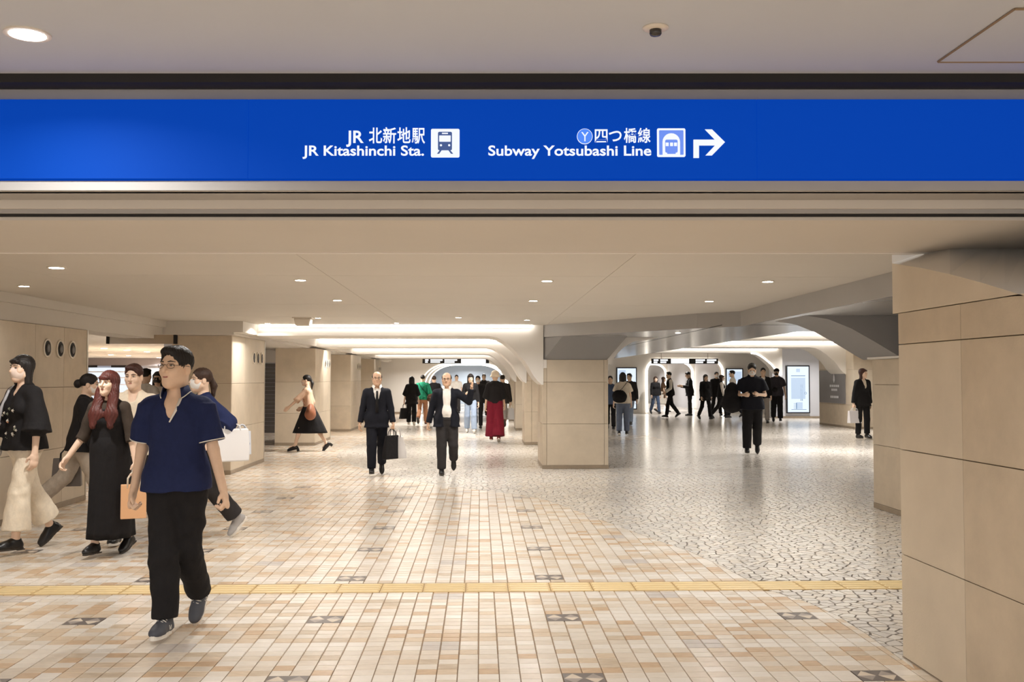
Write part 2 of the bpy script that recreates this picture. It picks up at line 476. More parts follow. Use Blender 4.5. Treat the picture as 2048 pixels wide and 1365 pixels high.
# ------------------------------------------------------------------ stone columns, panel by panel
def stone_column(label, x0, x1, y0, y1, h, courses, vx=(), vy=(), faces='FLR', corner=False, group='stone clad columns', plinth=0.06):
    """core + plinth + one child per stone panel on the faces the hall sees (F: front, L: -x, R: +x)"""
    t = empty('stone_column', ((x0 + x1) / 2, (y0 + y1) / 2, 0)); tag(t, label, 'column', group)
    cx, cy = (x0 + x1) / 2, (y0 + y1) / 2
    b = MB(); b.box(x0 + .02 - cx, x1 - .02 - cx, y0 + .02 - cy, y1 - .02 - cy, 0, h - .003); b.build('core', M_joint, t)
    b = MB(); b.box(x0 - .004 - cx, x1 + .004 - cx, y0 - .004 - cy, y1 + .004 - cy, 0, plinth); add_bevel(b.build('plinth', M_plinth, t), .003)
    zs = [plinth] + list(courses) + [h]
    rn = random.Random(int(x0 * 100 + y0 * 7))
    g = 0.0022
    for a, c in zip(zs[:-1], zs[1:]):
        if 'F' in faces:
            xs = [x0] + list(vx) + [x1]
            for p, q in zip(xs[:-1], xs[1:]):
                o = box('stone_panel', p + g - cx, q - g - cx, y0 - cy, y0 + .021 - cy, a + g, c - g, rn.choice([M_stone, M_stone2, M_stone3]), t); add_bevel(o, .0015)
        for f in 'LR':
            if f not in faces: continue
            ys = [y0 + .022] + list(vy) + [y1]
            for p, q in zip(ys[:-1], ys[1:]):
                e0, e1 = (x0, x0 + .021) if f == 'L' else (x1 - .021, x1)
                o = box('stone_panel', e0 - cx, e1 - cx, p + g - cy, q - g - cy, a + g, c - g, rn.choice([M_stone, M_stone2, M_stone3]), t); add_bevel(o, .0015)
    if corner:
        b = MB(); b.box(x1 - .012 - cx, x1 + .006 - cx, y1 - .03 - cy, y1 + .004 - cy, plinth, h); b.build('corner_guard', M_steel, t)
    return t, cx, cy
def vents(t, cx, cy, x, ys, z, r=0.105):
    for y in ys:
        b = MB(); b.lathe([(r, 0), (r, .012), (r - .006, .016), (r - .014, .016), (r - .022, .006)], 24, (x - cx, y - cy, z), 'x')
        ring = b.build('vent_ring', M_trim, t, smooth=False)
        b = MB(); b.lathe([(r - .018, .0), (r - .018, .0085)], 24, (x - cx, y - cy, z), 'x'); b.build('vent_throat', M_dark, ring)
        b = MB(); b.lathe([(r * .45, .0), (r * .45, .015), (r * .3, .02)], 18, (x - cx, y - cy + .01, z), 'x'); b.build('vent_nozzle', mat('nozzle_dark', rgb(84, 78, 72), .4, metal=.3), ring)

c1, ax, ay = stone_column('beige stone column beside the woman in white trousers, three round vents', -6.2, -4.84, 8.0, 12.45, 2.085, (.69, 1.39), (), (9.2, 11.0, 11.75), 'RF', True)
vents(c1, ax, ay, -4.84, (11.29, 11.63, 11.97), 1.83)
c2, ax, ay = stone_column('beige stone column directly behind the man in navy polo', -4.78, -3.86, 15.62, 18.0, 2.16, (.715, 1.41), (), (16.5,), 'FR', True)
vents(c2, ax, ay, -3.86, (17.12, 17.42, 17.72), 1.84)
c3, ax, ay = stone_column('beige stone column behind the woman in the black skirt', -4.55, -3.66, 22.3, 24.55, 2.16, (.715, 1.41), (), (23.4,), 'FR', True)
vents(c3, ax, ay, -3.66, (23.7, 24.0, 24.3), 1.84)
c4, ax, ay = stone_column('beige stone column fourth along the row with the vents', -4.55, -3.64, 28.2, 30.6, 2.16, (.715, 1.41), (), (), 'FR', False)
vents(c4, ax, ay, -3.64, (29.7, 30.05, 30.4), 1.84)
c5, ax, ay = stone_column('farthest beige stone column of the row with the vents', -4.6, -3.66, 34.6, 37.0, 2.16, (.715, 1.41), (), (), 'FR', False)
vents(c5, ax, ay, -3.66, (36.1, 36.4, 36.7), 1.84)
cA, _, _ = stone_column('broad stone column in the middle carrying a grey slanted haunch', 1.03, 2.12, 16.42, 17.75, 1.80, (.74, 1.43), (1.1, 2.05), (17.1,), 'FLR', False)
cB, _, _ = stone_column('stone column just behind the broad middle column', 1.00, 2.1, 22.35, 23.6, 1.80, (.74, 1.43), (1.16,), (), 'FL', False)
cC, _, _ = stone_column('stone column second behind the broad middle column', 1.02, 2.1, 28.6, 29.8, 1.80, (.74, 1.43), (), (), 'FL', False)
cD, _, _ = stone_column('farthest stone column behind the broad middle column', 1.04, 2.1, 35.0, 36.2, 1.80, (.74, 1.43), (), (), 'FL', False)
cR, _, _ = stone_column('stone column behind the huge near pillar, woman with white bag beside it', 4.55, 5.7, 8.6, 11.42, 1.71, (.73, 1.42), (), (9.9,), 'L', False)
cP, _, _ = stone_column('huge near stone pillar filling the side of the picture', 2.265, 4.0, 3.2, 5.32, 1.845, (.55, 1.11, 1.675), (3.1,), (4.62,), 'FL', False, plinth=0.004)
cF, _, _ = stone_column('stone wall pier with a grey notice panel', 11.0, 12.8, 29.0, 32.0, 2.59, (.70, 1.75), (), (), 'FL', False)

def adopt(o, par, label):
    bpy.context.view_layer.update(); o.parent = par; o.matrix_parent_inverse = par.matrix_world.inverted(); o['label'] = label
# ------------------------------------------------------------------ ceilings and beams
def cbox(name, xc0, xc1, zc0, zc1, z0, z1, m, parent=None):
    """box square to the camera axis (the sign beam is not square to the tiles)"""
    b = MB(); pts = [cam2w(xc0, zc0), cam2w(xc1, zc0), cam2w(xc1, zc1), cam2w(xc0, zc1)]
    b.slab([(p.x, p.y) for p in pts], z0, z1)
    return b.build(name, m, parent)
cl0 = struct(cbox('ceiling', -8, 8, -6, 3.93, H1, H1 + .1, M_ceil_grey)); cl0['label'] = 'smooth pale grey ceiling in front of the blue sign'
cbox('shadow_gap', -8, 8, 3.90, 3.99, H1 - .035, H1 + .09, M_dark, cl0)
# access hatch in the near ceiling
hp = [on_floor(1876, 122, H1), on_floor(2300, 122, H1), on_floor(2400, 16, H1), on_floor(2030, 16, H1)]
hp = [(p.x, p.y) for p in hp]
b = MB(); b.slab(hp, H1 - .004, H1 + .01); hatch = b.build('ceiling_hatch', M_ceil_grey); tag(hatch, 'flush square access hatch in the pale ceiling', 'hatch')
b = MB()
for p, q in zip(hp, hp[1:] + hp[:1]): b.tube([(p[0], p[1], H1 - .003), (q[0], q[1], H1 - .003)], .005, 4)
b.build('frame', M_joint, hatch)
# sign beam
beam = struct(cbox('beam', -8, 8, 4.02, 4.42, 2.25, H1 + .1, M_beam)); beam['label'] = 'long beam carrying the blue sign band'
cbox('ledge', -8, 8, 4.0, 4.06, 2.615, 2.665, M_beam, beam)
cbox('lower_fascia', -8, 8, 3.985, 4.05, 2.25, 2.288, M_beam, beam)
cbox('under_step', -8, 8, 4.2, 4.5, 2.213, 2.25, M_ceil, beam)
cbox('under_step', -8, 8, 4.215, 4.5, 2.195, 2.213, M_beam, beam)
cbox('shadow_gap', -8, 8, 4.23, 4.5, 2.185, 2.195, M_dark, beam)
sof = struct(cbox('ceiling_soffit', -8, 8, 4.25, 5.36, 2.17, 2.30, M_ceil)); sof['label'] = 'flat soffit right behind the sign beam'
cbox('joint', -8, 8, 5.345, 5.37, 2.166, 2.30, M_plaster, sof)
# hall ceiling in strips
cl1 = struct(box('ceiling_hall', -30, 4.6, 5.4, 90, H2 + .012, H2 + .2, M_dark)); cl1['label'] = 'warm white panelled ceiling of the hall'
ys = [5.4, 8.52, 11.9, 14.2, 16.4]
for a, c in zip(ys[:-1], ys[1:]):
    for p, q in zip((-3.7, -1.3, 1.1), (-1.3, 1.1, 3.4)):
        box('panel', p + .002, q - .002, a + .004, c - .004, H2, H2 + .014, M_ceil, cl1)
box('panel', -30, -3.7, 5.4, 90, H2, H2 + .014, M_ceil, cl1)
cl2 = struct(box('ceiling_side', 4.6, 30, 5.4, 42, H3 + .012, H3 + .2, M_dark)); cl2['label'] = 'higher white ceiling of the side passage'
box('panel', 4.6, 30, 5.4, 42, H3, H3 + .014, M_plaster, cl2)
box('panel', 4.6, 30, 42, 90, H2, H2 + .014, M_plaster, cl2)
box('panel', 3.4, 4.6, 5.4, 90, H2, H2 + .014, M_ceil, cl1)
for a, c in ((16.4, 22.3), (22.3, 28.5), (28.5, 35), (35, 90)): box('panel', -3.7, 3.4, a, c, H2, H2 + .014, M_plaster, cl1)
# beam along the vented columns, stepped
lb = struct(MB().prism([(-5.0, 2.162), (-3.78, 2.162), (-3.78, 2.20), (-3.64, 2.20), (-3.64, 2.369), (-5.0, 2.369)], 15.4, 41.5).build('beam_side', M_ceil)); lb['label'] = 'stepped ceiling beam over the vented columns'
box('lintel', -5.3, -4.80, 5.4, 15.4, 2.27, 2.369, M_ceil, lb); box('lintel', -5.3, -4.86, 5.4, 15.4, 2.088, 2.27, M_ceil, lb)
# ------------------------------------------------------------------ arched ribs with cove light
ARC = [(.14, 2.19), (.28, 2.165), (.40, 2.10), (.53, 1.99), (.637, 1.88), (.73, 1.785), (.80, 1.68), (.87, 1.55), (.945, 1.45), (1.02, 1.385)]
def rib(label, xl, dx, y0, y1, group, endx=1.02, left=False, lit=True, rows=None, tz=2.19, H2=2.37):
    t = empty('arched_rib', (dx, y0, 0)); tag(t, label, 'arch', group)
    arc = [(x, z + (tz - 2.19) * min(1, max(0, (z - 1.385) / .8)) + (.22 if tz > 2.3 else 0) * (1 - (z - 1.385) / .805)) for x, z in ARC]
    arc = [((1.02 - (1.02 - x) * (1.25 if tz > 2.3 else 1)), z) for x, z in arc]
    pts = [(xl - dx, tz)] + arc + [(1.045, arc[-1][1]), (1.045, H2 - .0005), (xl - dx, H2 - .0005)]
    if left:
        w = xl - dx
        arcl = [(w + (1.02 - x), z) for x, z in reversed(arc)]
        pts = [(w - .025, 1.385)] + arcl + arc + [(1.045, 1.385), (1.045, H2 + .005), (w - .025, H2 + .005)]
    b = MB(); b.prism(pts, 0, y1 - y0); body = b.build('rib_body', M_plaster, t)
    if lit:
        b = MB(); b.box(xl - dx + .06, .86, -.05, -.012, H2 - .035, H2 - .004); b.build('light_strip', M_led, t)
        b = MB(); b.box(xl - dx + .06, .86, -.012, 0.001, H2 - .05, H2 - .001); b.build('strip_holder', M_trim, t)
    return t
RG = 'white ribs over the main passage'
rib('white arched rib springing from the broad middle column', -3.64, 0, 16.385, 17.7, RG)
rib('white arched rib springing from the second stone column', -3.64, 0, 22.315, 23.55, RG)
rib('white arched rib springing from the third stone column', -3.64, 0, 28.565, 29.75, RG)
rib('white arched rib just before the hanging black sign', -3.64, 0, 34.965, 36.1, RG)
RG2 = 'white ribs over the side passage'
D2 = 9.98
rib('white arched rib nearest in the side passage', 4.66, D2, 23.2, 24.2, RG2, tz=2.42, H2=H3)
rt = rib('white arched rib whose curved foot ends on the grey notice pier', 4.66, D2, 29.6, 30.8, RG2, tz=2.42, H2=H3)
rt = rib('white arched rib with bright edge beside the man in cap', 4.66, D2, 36.0, 36.8, RG2, tz=2.42, H2=H3)
aa = [(1.02 - (1.02 - x) * 1.25, z + .23 * min(1, max(0, (z - 1.385) / .8)) + .22 * (1 - (z - 1.385) / .805)) for x, z in ARC]
MB().tube([(x - .02, -.01, z - .01) for x, z in aa], .03, 6).build('light_line', M_led_arch, rt)
# white stepped foot of rib against the broad column
# ------------------------------------------------------------------ diagonal drop beam + glossy soffit over the aisle
PL = [(1.05, 16.42), (2.95, 13.4), (3.42, 12.9), (3.40, 11.8), (3.40, 5.4)]
sp = PL + [(9.5, 5.4), (9.5, 14.3), (4.62, 14.3), (4.60, 41.5), (1.05, 41.5)]
b = MB(); b.slab(sp, 2.17, H2 + .005); so = struct(b.build('ceiling_aisle', M_panel)); so['label'] = 'glossy grey panelled soffit over the side aisle'
b = MB()
for p, q in zip(PL[:-1], PL[1:]):
    d = Vector((q[0] - p[0], q[1] - p[1])).normalized(); n = Vector((d.y, -d.x)) * -.012
    b.slab([(p[0] + n.x * -1, p[1] - n.y), (q[0] - n.x, q[1] - n.y), (q[0] + n.x, q[1] + n.y), (p[0] + n.x, p[1] + n.y)][::-1], 2.172, H2 + .004)
b.build('fascia', M_beam, so)
box('fascia', 4.57, 4.6, 14.3, 41.5, 2.172, H3, M_plaster, so); box('fascia', 4.62, 9.5, 14.27, 14.3, 2.172, H3, M_plaster, so)
b = MB(); b.box(3.08, 3.09, 12.6, 41, 2.168, 2.175); b.build('joint', M_dark, so)
b = MB(); b.box(3.42, 4.6, 12.5, 12.512, 2.168, 2.175); b.build('joint', M_dark, so)
# haunch of the diagonal beam on the broad column
d = Vector((1.9, -3.02)).normalized() * .52
v = [(1.05, 16.43, 1.80), (2.10, 16.43, 1.80), (2.10 + d.x, 16.43 + d.y, 2.169), (1.05 + d.x, 16.43 + d.y, 2.169), (1.05, 16.44, 2.169), (2.10, 16.44, 2.169)]
hA = pydata('haunch', v, [(0, 1, 2, 3), (0, 3, 4), (1, 5, 2), (3, 2, 5, 4), (0, 4, 5, 1)], M_haunch)
adopt(hA, cA, 'slanted grey haunch')
# curved white foot between the broad column and the aisle soffit
pts = [(2.10, 1.62), (2.13, 1.62), (2.13, 1.72), (2.17, 1.72), (2.2, 1.80), (2.27, 1.90), (2.37, 2.0), (2.52, 2.09), (2.72, 2.15), (2.95, 2.167), (2.95, 2.169), (2.10, 2.169)]
t = MB().prism(pts, 16.42, 17.6).build('haunch', M_plaster); adopt(t, cA, 'curved white haunch')
# white capital of the broad column on the passage side
b = MB(); b.box(1.047, 1.10, 16.39, 16.419, 1.66, 1.80); b.box(1.05, 2.098, 16.445, 17.74, 1.801, 2.169)
t = b.build('column_capital', M_plaster); adopt(t, cA, 'white stepped capital')
for (yy, lb_) in ((22.35, 'second'), (28.6, 'third'), (35.0, 'farthest')):
    t = MB().box(1.05, 2.12, yy + .0, yy + 1.2, 1.801, 2.169).build('column_capital', M_plaster); adopt(t, {'second': cB, 'third': cC, 'farthest': cD}[lb_], 'plain white capital')
# haunch from the right column
b = MB()
arcR = [(3.5, 2.17), (3.75, 2.13), (4.0, 2.03), (4.25, 1.89), (4.45, 1.77), (4.555, 1.71)]
b.prism(arcR + [(4.56, 1.737), (4.9, 1.737), (4.9, 2.169), (3.5, 2.1695)], 10.6, 11.7)
t = b.build('haunch', M_haunch); adopt(t, cR, 'curved haunch')
t = MB().box(4.5, 5.72, 8.6, 11.44, 1.711, 1.735).build('column_capital', M_plaster); adopt(t, cR, 'thin white cap')
t = MB().box(4.9, 5.7, 8.6, 11.4, 1.736, 2.172).build('column_capital', M_haunch); adopt(t, cR, 'grey block')
# plaster head and haunch of the near pillar
t = MB().box(2.97, 4.0, 3.25, 5.32, 1.846, 2.169).build('head_block', M_plaster); adopt(t, cP, 'plaster block')
def nearp(px, py, X):
    dd = ray(px, py); tt = X / dd.x; return Vector((X, dd.y * tt, CAM_H + dd.z * tt))
cur = [nearp(px, py, 2.262) for px, py in ((1784, 527), (1840, 536), (1900, 549), (1960, 565), (2010, 580), (2048, 592), (2120, 622))]
lo = [Vector((p.x, p.y, 1.846)) for p in cur]
n = len(cur)
v = cur + lo + [p + Vector((.5, 0, 0)) for p in cur] + [p + Vector((.5, 0, 0)) for p in lo]
f = [(i, i + 1, n + i + 1, n + i) for i in range(n - 1)] + [(2 * n + i, 3 * n + i, 3 * n + i + 1, 2 * n + i + 1) for i in range(n - 1)] + [(0, n, 3 * n, 2 * n)]
t = pydata('pillar_head', v, f, M_stone3); adopt(t, cP, 'plaster head with curved top edge')
top = [on_floor(px, 498, 2.171) for px in (1784, 1840, 1900, 1960, 2010, 2048, 2130)]; top[0] = Vector((2.262, cur[0].y, 2.171)); top[1] = Vector((2.40, cur[0].y - .02, 2.171))
v = cur + top
f = [(i, n + i, n + i + 1, i + 1) for i in range(n - 1)]
v += [p + Vector((0.25, .01, -.01)) for p in cur] + [p + Vector((0.25, .01, -.001)) for p in top]
f += [(2 * n + i, 2 * n + i + 1, 3 * n + i + 1, 3 * n + i) for i in range(n - 1)]
t = pydata('haunch', v, f, M_plaster); adopt(t, cP, 'haunch panel in plaster lightened against its shade')  # pale plaster instead of haunch grey, making up for shade in the recess
# ------------------------------------------------------------------ end walls, arched portals, walls closing the place
def arc_pts(x0, x1, zs, zt, rx, n=10):
    p = []
    for i in range(n + 1):
        a = math.pi - i * math.pi / 2 / n
        p.append((x0 + rx + rx * math.cos(a), zs + (zt - zs) * math.sin(a)))
    for i in range(n + 1):
        a = math.pi / 2 - i * math.pi / 2 / n
        p.append((x1 - rx + rx * math.cos(a), zs + (zt - zs) * math.sin(a)))
    return p
def portal(label, x0, x1, y, zs, zt, rx, th, m, group, led_r=.035, wl=0.0, wr=0.0):
    t = empty('arched_portal', (0, y, 0)); tag(t, label, 'arch', group)
    arc = arc_pts(x0, x1, zs, zt, rx)
    b = MB()
    # spandrel as strips so that no face is concave
    for p, q in zip(arc[:-1], arc[1:]):
        if q[0] - p[0] < 1e-6: continue
        b.prism([(p[0], p[1]), (q[0], q[1]), (q[0], H2), (p[0], H2)], 0, th)
    b.box(x0 - wl - .12, x0, 0, th, 0, H2); b.box(x1, x1 + wr + .12, 0, th, 0, H2)
    b.build('portal_frame', m, t)
    b = MB(); b.tube([(x0 + .01, -.01, .05)] + [(p[0], -.01, p[1]) for p in arc] + [(x1 - .01, -.01, .05)], led_r, 6); b.build('light_line', M_led_arch, t)
    return t
PG = 'glowing arches of the end passage'
portal('white end wall arch with glowing rim at the end of the main passage', -2.45, 1.25, 42.0, 1.2, 2.13, 1.25, .5, M_plaster, PG, .016, 1.6, 0)
portal('second glowing arch inside the main end passage', -2.45, 1.25, 45.0, 1.2, 2.13, 1.25, .4, M_plaster, PG, .018)
portal('third glowing arch inside the main end passage', -2.45, 1.25, 48.5, 1.2, 2.13, 1.25, .4, M_plaster, PG, .018)
PG2 = 'glowing arches of the side end passage'
HH = H2
portal('white arch with glowing rim beside the narrow advertising screen', 7.05, 10.3, 42.0, 1.75, 2.27, .5, .5, M_plaster, PG2, .05, 0, 0)
portal('second glowing arch behind the side passage people', 7.05, 10.3, 48.0, 1.75, 2.27, .6, .4, M_plaster, PG2, .05)
portal('third glowing arch behind the side passage people', 7.05, 10.3, 55.0, 1.75, 2.27, .6, .4, M_plaster, PG2, .05)
portal('deepest glowing arch behind the side passage people', 7.05, 10.3, 62.0, 1.75, 2.27, .6, .4, M_plaster, PG2, .05)
def wall(name, x0, x1, y0, y1, m, label, z1=None):
    o = struct(box(name, x0, x1, y0, y1, 0, z1 or H2, m)); o['label'] = label; return o
wall('wall_end', 2.1, 6.93, 42.0, 42.4, M_plaster, 'white end wall with the narrow advertising screen')
wall('wall_end_right', 10.42, 14, 42.0, 42.4, M_plaster, 'white end wall beyond the side arch')
wall('wall_screen', 10.95, 12.75, 37.0, 37.4, M_wallgrey, 'cool grey wall behind the tall advertising screen', 2.6)
box('baseboard_screen', 10.95, 12.75, 36.97, 37.0, 0, .07, M_plinth)['kind'] = 'structure'
box('baseboard_end', -4.1, -2.57, 41.97, 42.0, 0, .08, M_plinth)['kind'] = 'structure'
wall('wall_passage_left', -2.9, -2.6, 42.5, 70, M_wallgrey, 'pale wall inside the main end passage')
wall('wall_passage_right', 1.4, 1.7, 42.5, 70, M_wallgrey, 'pale wall inside the main end passage, column side')
wall('wall_passage_end', -2.9, 1.7, 58, 58.3, mat('blue_white_wall', rgb(196, 210, 226), .4), 'bluish white wall closing the main end passage')
M_wood = mat('brown_slat', rgb(120, 100, 82), .5, vary=.3, scale=3, stretch=(1, 1, 14))
wall('wall_side_left', 6.6, 6.93, 42.5, 72, M_wood, 'brown striped wall inside the side arch')
wall('wall_side_right', 10.42, 10.7, 42.5, 72, M_wallgrey, 'pale wall inside the side arch')
wall('wall_side_end', 6.6, 10.7, 71, 71.3, M_wallgrey, 'pale wall at the far end of the side arch')
wall('wall_right', 13.8, 14.2, 11, 42, M_plaster, 'plain wall closing the side passage', 2.6)
struct(box('wall_end_upper', 4.6, 14, 41.98, 42.4, H2, 2.6, M_plaster))['label'] = 'white band above the side arch and screens'
wall('wall_left', -6.6, -6.3, 21, 44, M_wallgrey, 'plain wall behind the vented columns')
wall('wall_shop_end', -30, -6.6, 44.0, 44.4, M_wallgrey, 'far shop wall seen through the opening')
wall('wall_shop_left', -30.3, -30, 5, 44, M_plaster, 'far side wall of the shop hall')

# corrugated metal guides beside the tall screen
t = empty('shutter_guide', (12.78, 36.9, 0)); tag(t, 'blue grey metal shutter guides beside the tall screen', 'shutter')
for k, (a, c, dy) in enumerate(((0, .16, 0), (.18, .36, .05), (.38, .5, .02))):
    box('guide', a, c, dy, dy + .3, 0, H2, mat('guide_blue', rgb(150, 165, 182), .35, metal=.4), t)
M_grid = mat('mesh_tiles', rgb(176, 190, 206), .35)
for r in range(24):
    for c in range(2):
        box('tile', .52 + c * .085, .598 + c * .085, .1, .12, .02 + r * .095, .108 + r * .095, M_grid, t)

# ------------------------------------------------------------------ screens
M_bezel = mat('screen_bezel', rgb(24, 26, 34), .35)
M_scr = glow('screen_white', (0.80, 0.90, 1.0, 1), 1.0)
M_scr2 = glow('screen_pale_blue', (0.62, 0.76, 0.95, 1), .85)
M_scr3 = glow('screen_blue_line', (0.22, 0.38, 0.62, 1), .7)
M_scr4 = glow('screen_blue_block', (0.05, 0.16, 0.55, 1), 1.0)
def screen(label, x0, x1, y, z0, z1, kind=0):
    t = empty('advertising_screen', ((x0 + x1) / 2, y, z0)); tag(t, label, 'screen')
    w, h = (x1 - x0) / 2, z1 - z0
    b = MB(); b.box(-w, w, -.06, 0, 0, h); add_bevel(b.build('casing', M_bezel, t), .008)
    e = .045
    b = MB(); b.box(-w + e, w - e, -.066, -.058, e, h - e); p = b.build('display', M_scr, t)
    def mk(name, a, c, s, u, m): MB().box(-w + a * 2 * w, -w + c * 2 * w, -.069, -.066, s * h, u * h).build(name, m, p)
    if kind == 0:
        mk('picture', .2, .8, .30, .74, M_scr2); mk('headline', .2, .8, .775, .79, M_scr3)
        mk('stroke', .60, .625, .26, .60, M_scr3); mk('stroke', .66, .685, .26, .60, M_scr3)
        mk('diagram', .42, .68, .09, .23, M_scr2); mk('diagram', .40, .44, .09, .22, M_scr3); mk('caption', .2, .84, .075, .085, M_scr3)
        for k in range(5): mk('caption', .3, .40, .10 + k * .026, .106 + k * .026, M_scr3)
        mk('mark', .42, .58, .86, .93, M_scr2)
        b = MB(); b.lathe([(.045, 0), (.045, -.004)], 18, (w * .62, -.069, h * .42), 'y'); s = b.build('badge', M_scr3, p)
        b = MB(); b.lathe([(.03, 0), (.03, -.004)], 18, (w * .62, -.072, h * .42), 'y'); b.build('badge_centre', M_scr, s)
    elif kind == 1:
        mk('headline', .5, .8, .79, .80, M_scr3); mk('picture', .1, .45, .7, .93, M_scr2); mk('picture', .55, .92, .2, .6, M_scr2)
    else:
        mk('picture', .1, .9, .62, .9, M_scr2); mk('picture', .15, .85, .34, .5, M_scr4); mk('caption', .15, .85, .28, .30, M_scr3)
    return t
def px_x(px, Y): return on_y(px, 757, Y).x
def px_z(py, Y, px=1024): return on_y(px, py, Y).z
screen('tall advertising screen beside the man in cap', px_x(1573, 36.9), px_x(1620, 36.9), 36.98, px_z(828, 36.9), px_z(731, 36.9), 0)
screen('advertising screen behind the woman in white shirt with black bag', px_x(1233, 41.9), px_x(1274, 41.9), 41.98, px_z(820, 41.9), px_z(735, 41.9), 1)
screen('small advertising screen behind the man looking at his phone', px_x(1453, 41.8), px_x(1488, 41.8), 41.98, px_z(805, 41.9), px_z(737, 41.9), 2)
# grey notice panel on the pier
t = empty('notice_panel', (10.99, 30.0, .72)); tag(t, 'grey notice panel with white emblem on the stone pier', 'sign')
MB().box(-.02, .009, -.35, 1.9, 0, 1.02).build('board', mat('notice_grey', rgb(120, 116, 116), .4), t)
M_whitep = mat('white_print', rgb(225, 225, 230), .5)
b = MB(); b.prism([(0, 0), (.07, .1), (.05, .2), (0, .3), (-.05, .2), (-.07, .1)], -.001, .001)
e = b.build('emblem', M_whitep, t); e.rotation_euler = (0, 0, -math.pi / 2); e.location = (-.024, .55, .62)
for k, (w_, z_) in enumerate(((.42, .5), (.26, .38), (.36, .16))):
    for c in range(5):
        MB().box(-.023, -.0205, .55 - w_ + c * w_ * .4, .55 - w_ + c * w_ * .4 + w_ * .3, z_, z_ + .07).build('letter', M_whitep, t)

# ------------------------------------------------------------------ hanging black direction signs
M_sb = mat('sign_black', rgb(38, 34, 30), .4)
M_sw = glow('sign_white_lit', (0.95, 0.97, 1.0, 1), 1.6)
M_blue_l = glow('sign_blue_lit', (0.03, 0.12, 0.5, 1), 1.0)
def hang_sign(label, x0, x1, y, z0, z1, lit0, lit1, hc=H2):
    t = empty('hanging_sign', ((x0 + x1) / 2, y, z0)); tag(t, label, 'sign')
    w, h = (x1 - x0) / 2, z1 - z0
    b = MB(); b.box(-w, w, -.06, .06, 0, h); b.build('casing', M_sb, t)
    for s in (-.7, .7): MB().tube([(s * w, 0, h), (s * w, 0, hc - z0)], .012, 6).build('hanger', M_steel, t)
    MB().box(-w + lit0 * 2 * w, -w + lit1 * 2 * w, -.066, -.06, h * .08, h * .95).build('lit_panel', M_sw, t)
    for k, (a, c) in enumerate(((.04, .09), (.12, .3), (.33, .52)) if lit0 > .5 else ((.03, .1), (.13, .24), (.66, .8), (.83, .97))):
        MB().box(-w + a * 2 * w, -w + c * 2 * w, -.066, -.06, h * .55, h * .85).build('text_line', M_sw, t)
        MB().box(-w + a * 2 * w, -w + (a * .2 + c * .8) * 2 * w, -.066, -.06, h * .15, h * .42).build('text_line', M_sw, t)
    return t
hang_sign('black hanging direction sign over the main passage', px_x(845, 38), px_x(978, 38), 38, px_z(727.5, 38), px_z(718, 38), .58, .95)
hang_sign('black hanging direction sign over the side passage arch', px_x(1303, 39), px_x(1436, 39), 39, px_z(728, 39), px_z(717.5, 39), .29, .56, H3)
t = empty('shop_sign', (px_x(776, 46), 46, 1.7)); tag(t, 'small blue lit sign in the gap beside the grey end wall', 'sign')
MB().box(-.35, .35, -.05, .05, 0, .3).build('casing', M_blue_l, t)
MB().tube([(0, 0, .3), (0, 0, H2 - 1.7)], .012, 6).build('hanger', M_steel, t)
for k in range(4): MB().box(-.28 + k * .15, -.18 + k * .15, -.056, -.05, .08, .2).build('letter', M_sw, t)

# ------------------------------------------------------------------ shop hall seen through the opening on the left
t = empty('shop_header', (-18, 43.88, 2.035)); tag(t, 'long grey fascia above the far shop shelves', 'fascia')
MB().box(-11, 8, -.1, .1, 0, .33).build('fascia_board', mat('fascia_violet', rgb(166, 156, 156), .6), t)
for k, x in enumerate((-5, -3.9, -2.3, -1.2, .6, 2.0)): MB().box(x, x + .8, -.13, -.1, -.07, .02).build('header_label', M_dark, t)
M_shelfback = glow('lit_shelf_back', (0.86, 0.92, 1.0, 1), 1.0)
for k in range(4):
    x = -22.5 + k * 2.2
    t = empty('shop_shelf', (x, 43.5, 0)); tag(t, 'bright white shop shelf at the far end, number %s from the near column' % ('four three two one'.split()[k]), 'shelf', 'far shop shelves')
    MB().box(-1.05, 1.05, .25, .3, 0, 1.95).build('back_panel', M_shelfback, t)
    for z in (.1, .5, .85, 1.2, 1.5, 1.75): MB().box(-1.05, 1.05, -.05, .26, z, z + .04).build('shelf_board', M_plaster, t)
# bronze smoke barrier across the opening
t = empty('smoke_barrier', (0, 15.0, 0)); tag(t, 'bronze tinted smoke barrier hanging across the shop opening', 'barrier')
x0, x1 = px_x(212, 15), px_x(352, 15)
MB().box(x0, x1, 0, .03, px_z(689, 15), px_z(671, 15)).build('glass_band', mat('bronze_glass', rgb(186, 168, 144), .15, metal=.3), t)
for x in (x0, x1 - .04): MB().box(x, x + .04, -.02, .05, px_z(689, 15), px_z(671, 15)).build('end_bracket', M_dark, t)
for k in range(2):
    t = empty('tube_light', (px_x(300 + k * 32, 19), 19 + k * .4, 2.2)); tag(t, 'cool white ceiling tube in the shop hall, %s of two' % ('first', 'second')[k], 'lamp', 'shop tube lights')
    MB().box(-.45, .0, -.04, .04, 0, .04).build('tube', glow('cool_tube', (.8, .9, 1, 1), 5), t); MB().box(-.47, .02, -.06, .06, .04, .07).build('housing', M_trim, t)
    MB().tube([(-.22, 0, .07), (-.22, 0, H2 - 2.2)], .01, 6).build('stem', M_trim, t)
# roller shutter in the gap between two columns
t = empty('roller_shutter', (-6.2, 26.0, 0)); tag(t, 'dark roller shutter in the gap beside the second vented column', 'shutter')
for k in range(18): MB().box(0, 1.6, 0, .03, .08 + k * .1, .175 + k * .1).build('slat', M_grey_metal, t)
MB().box(0, 1.15, -.1, .1, 1.9, H2 - .001).build('shutter_box', M_plaster, t)

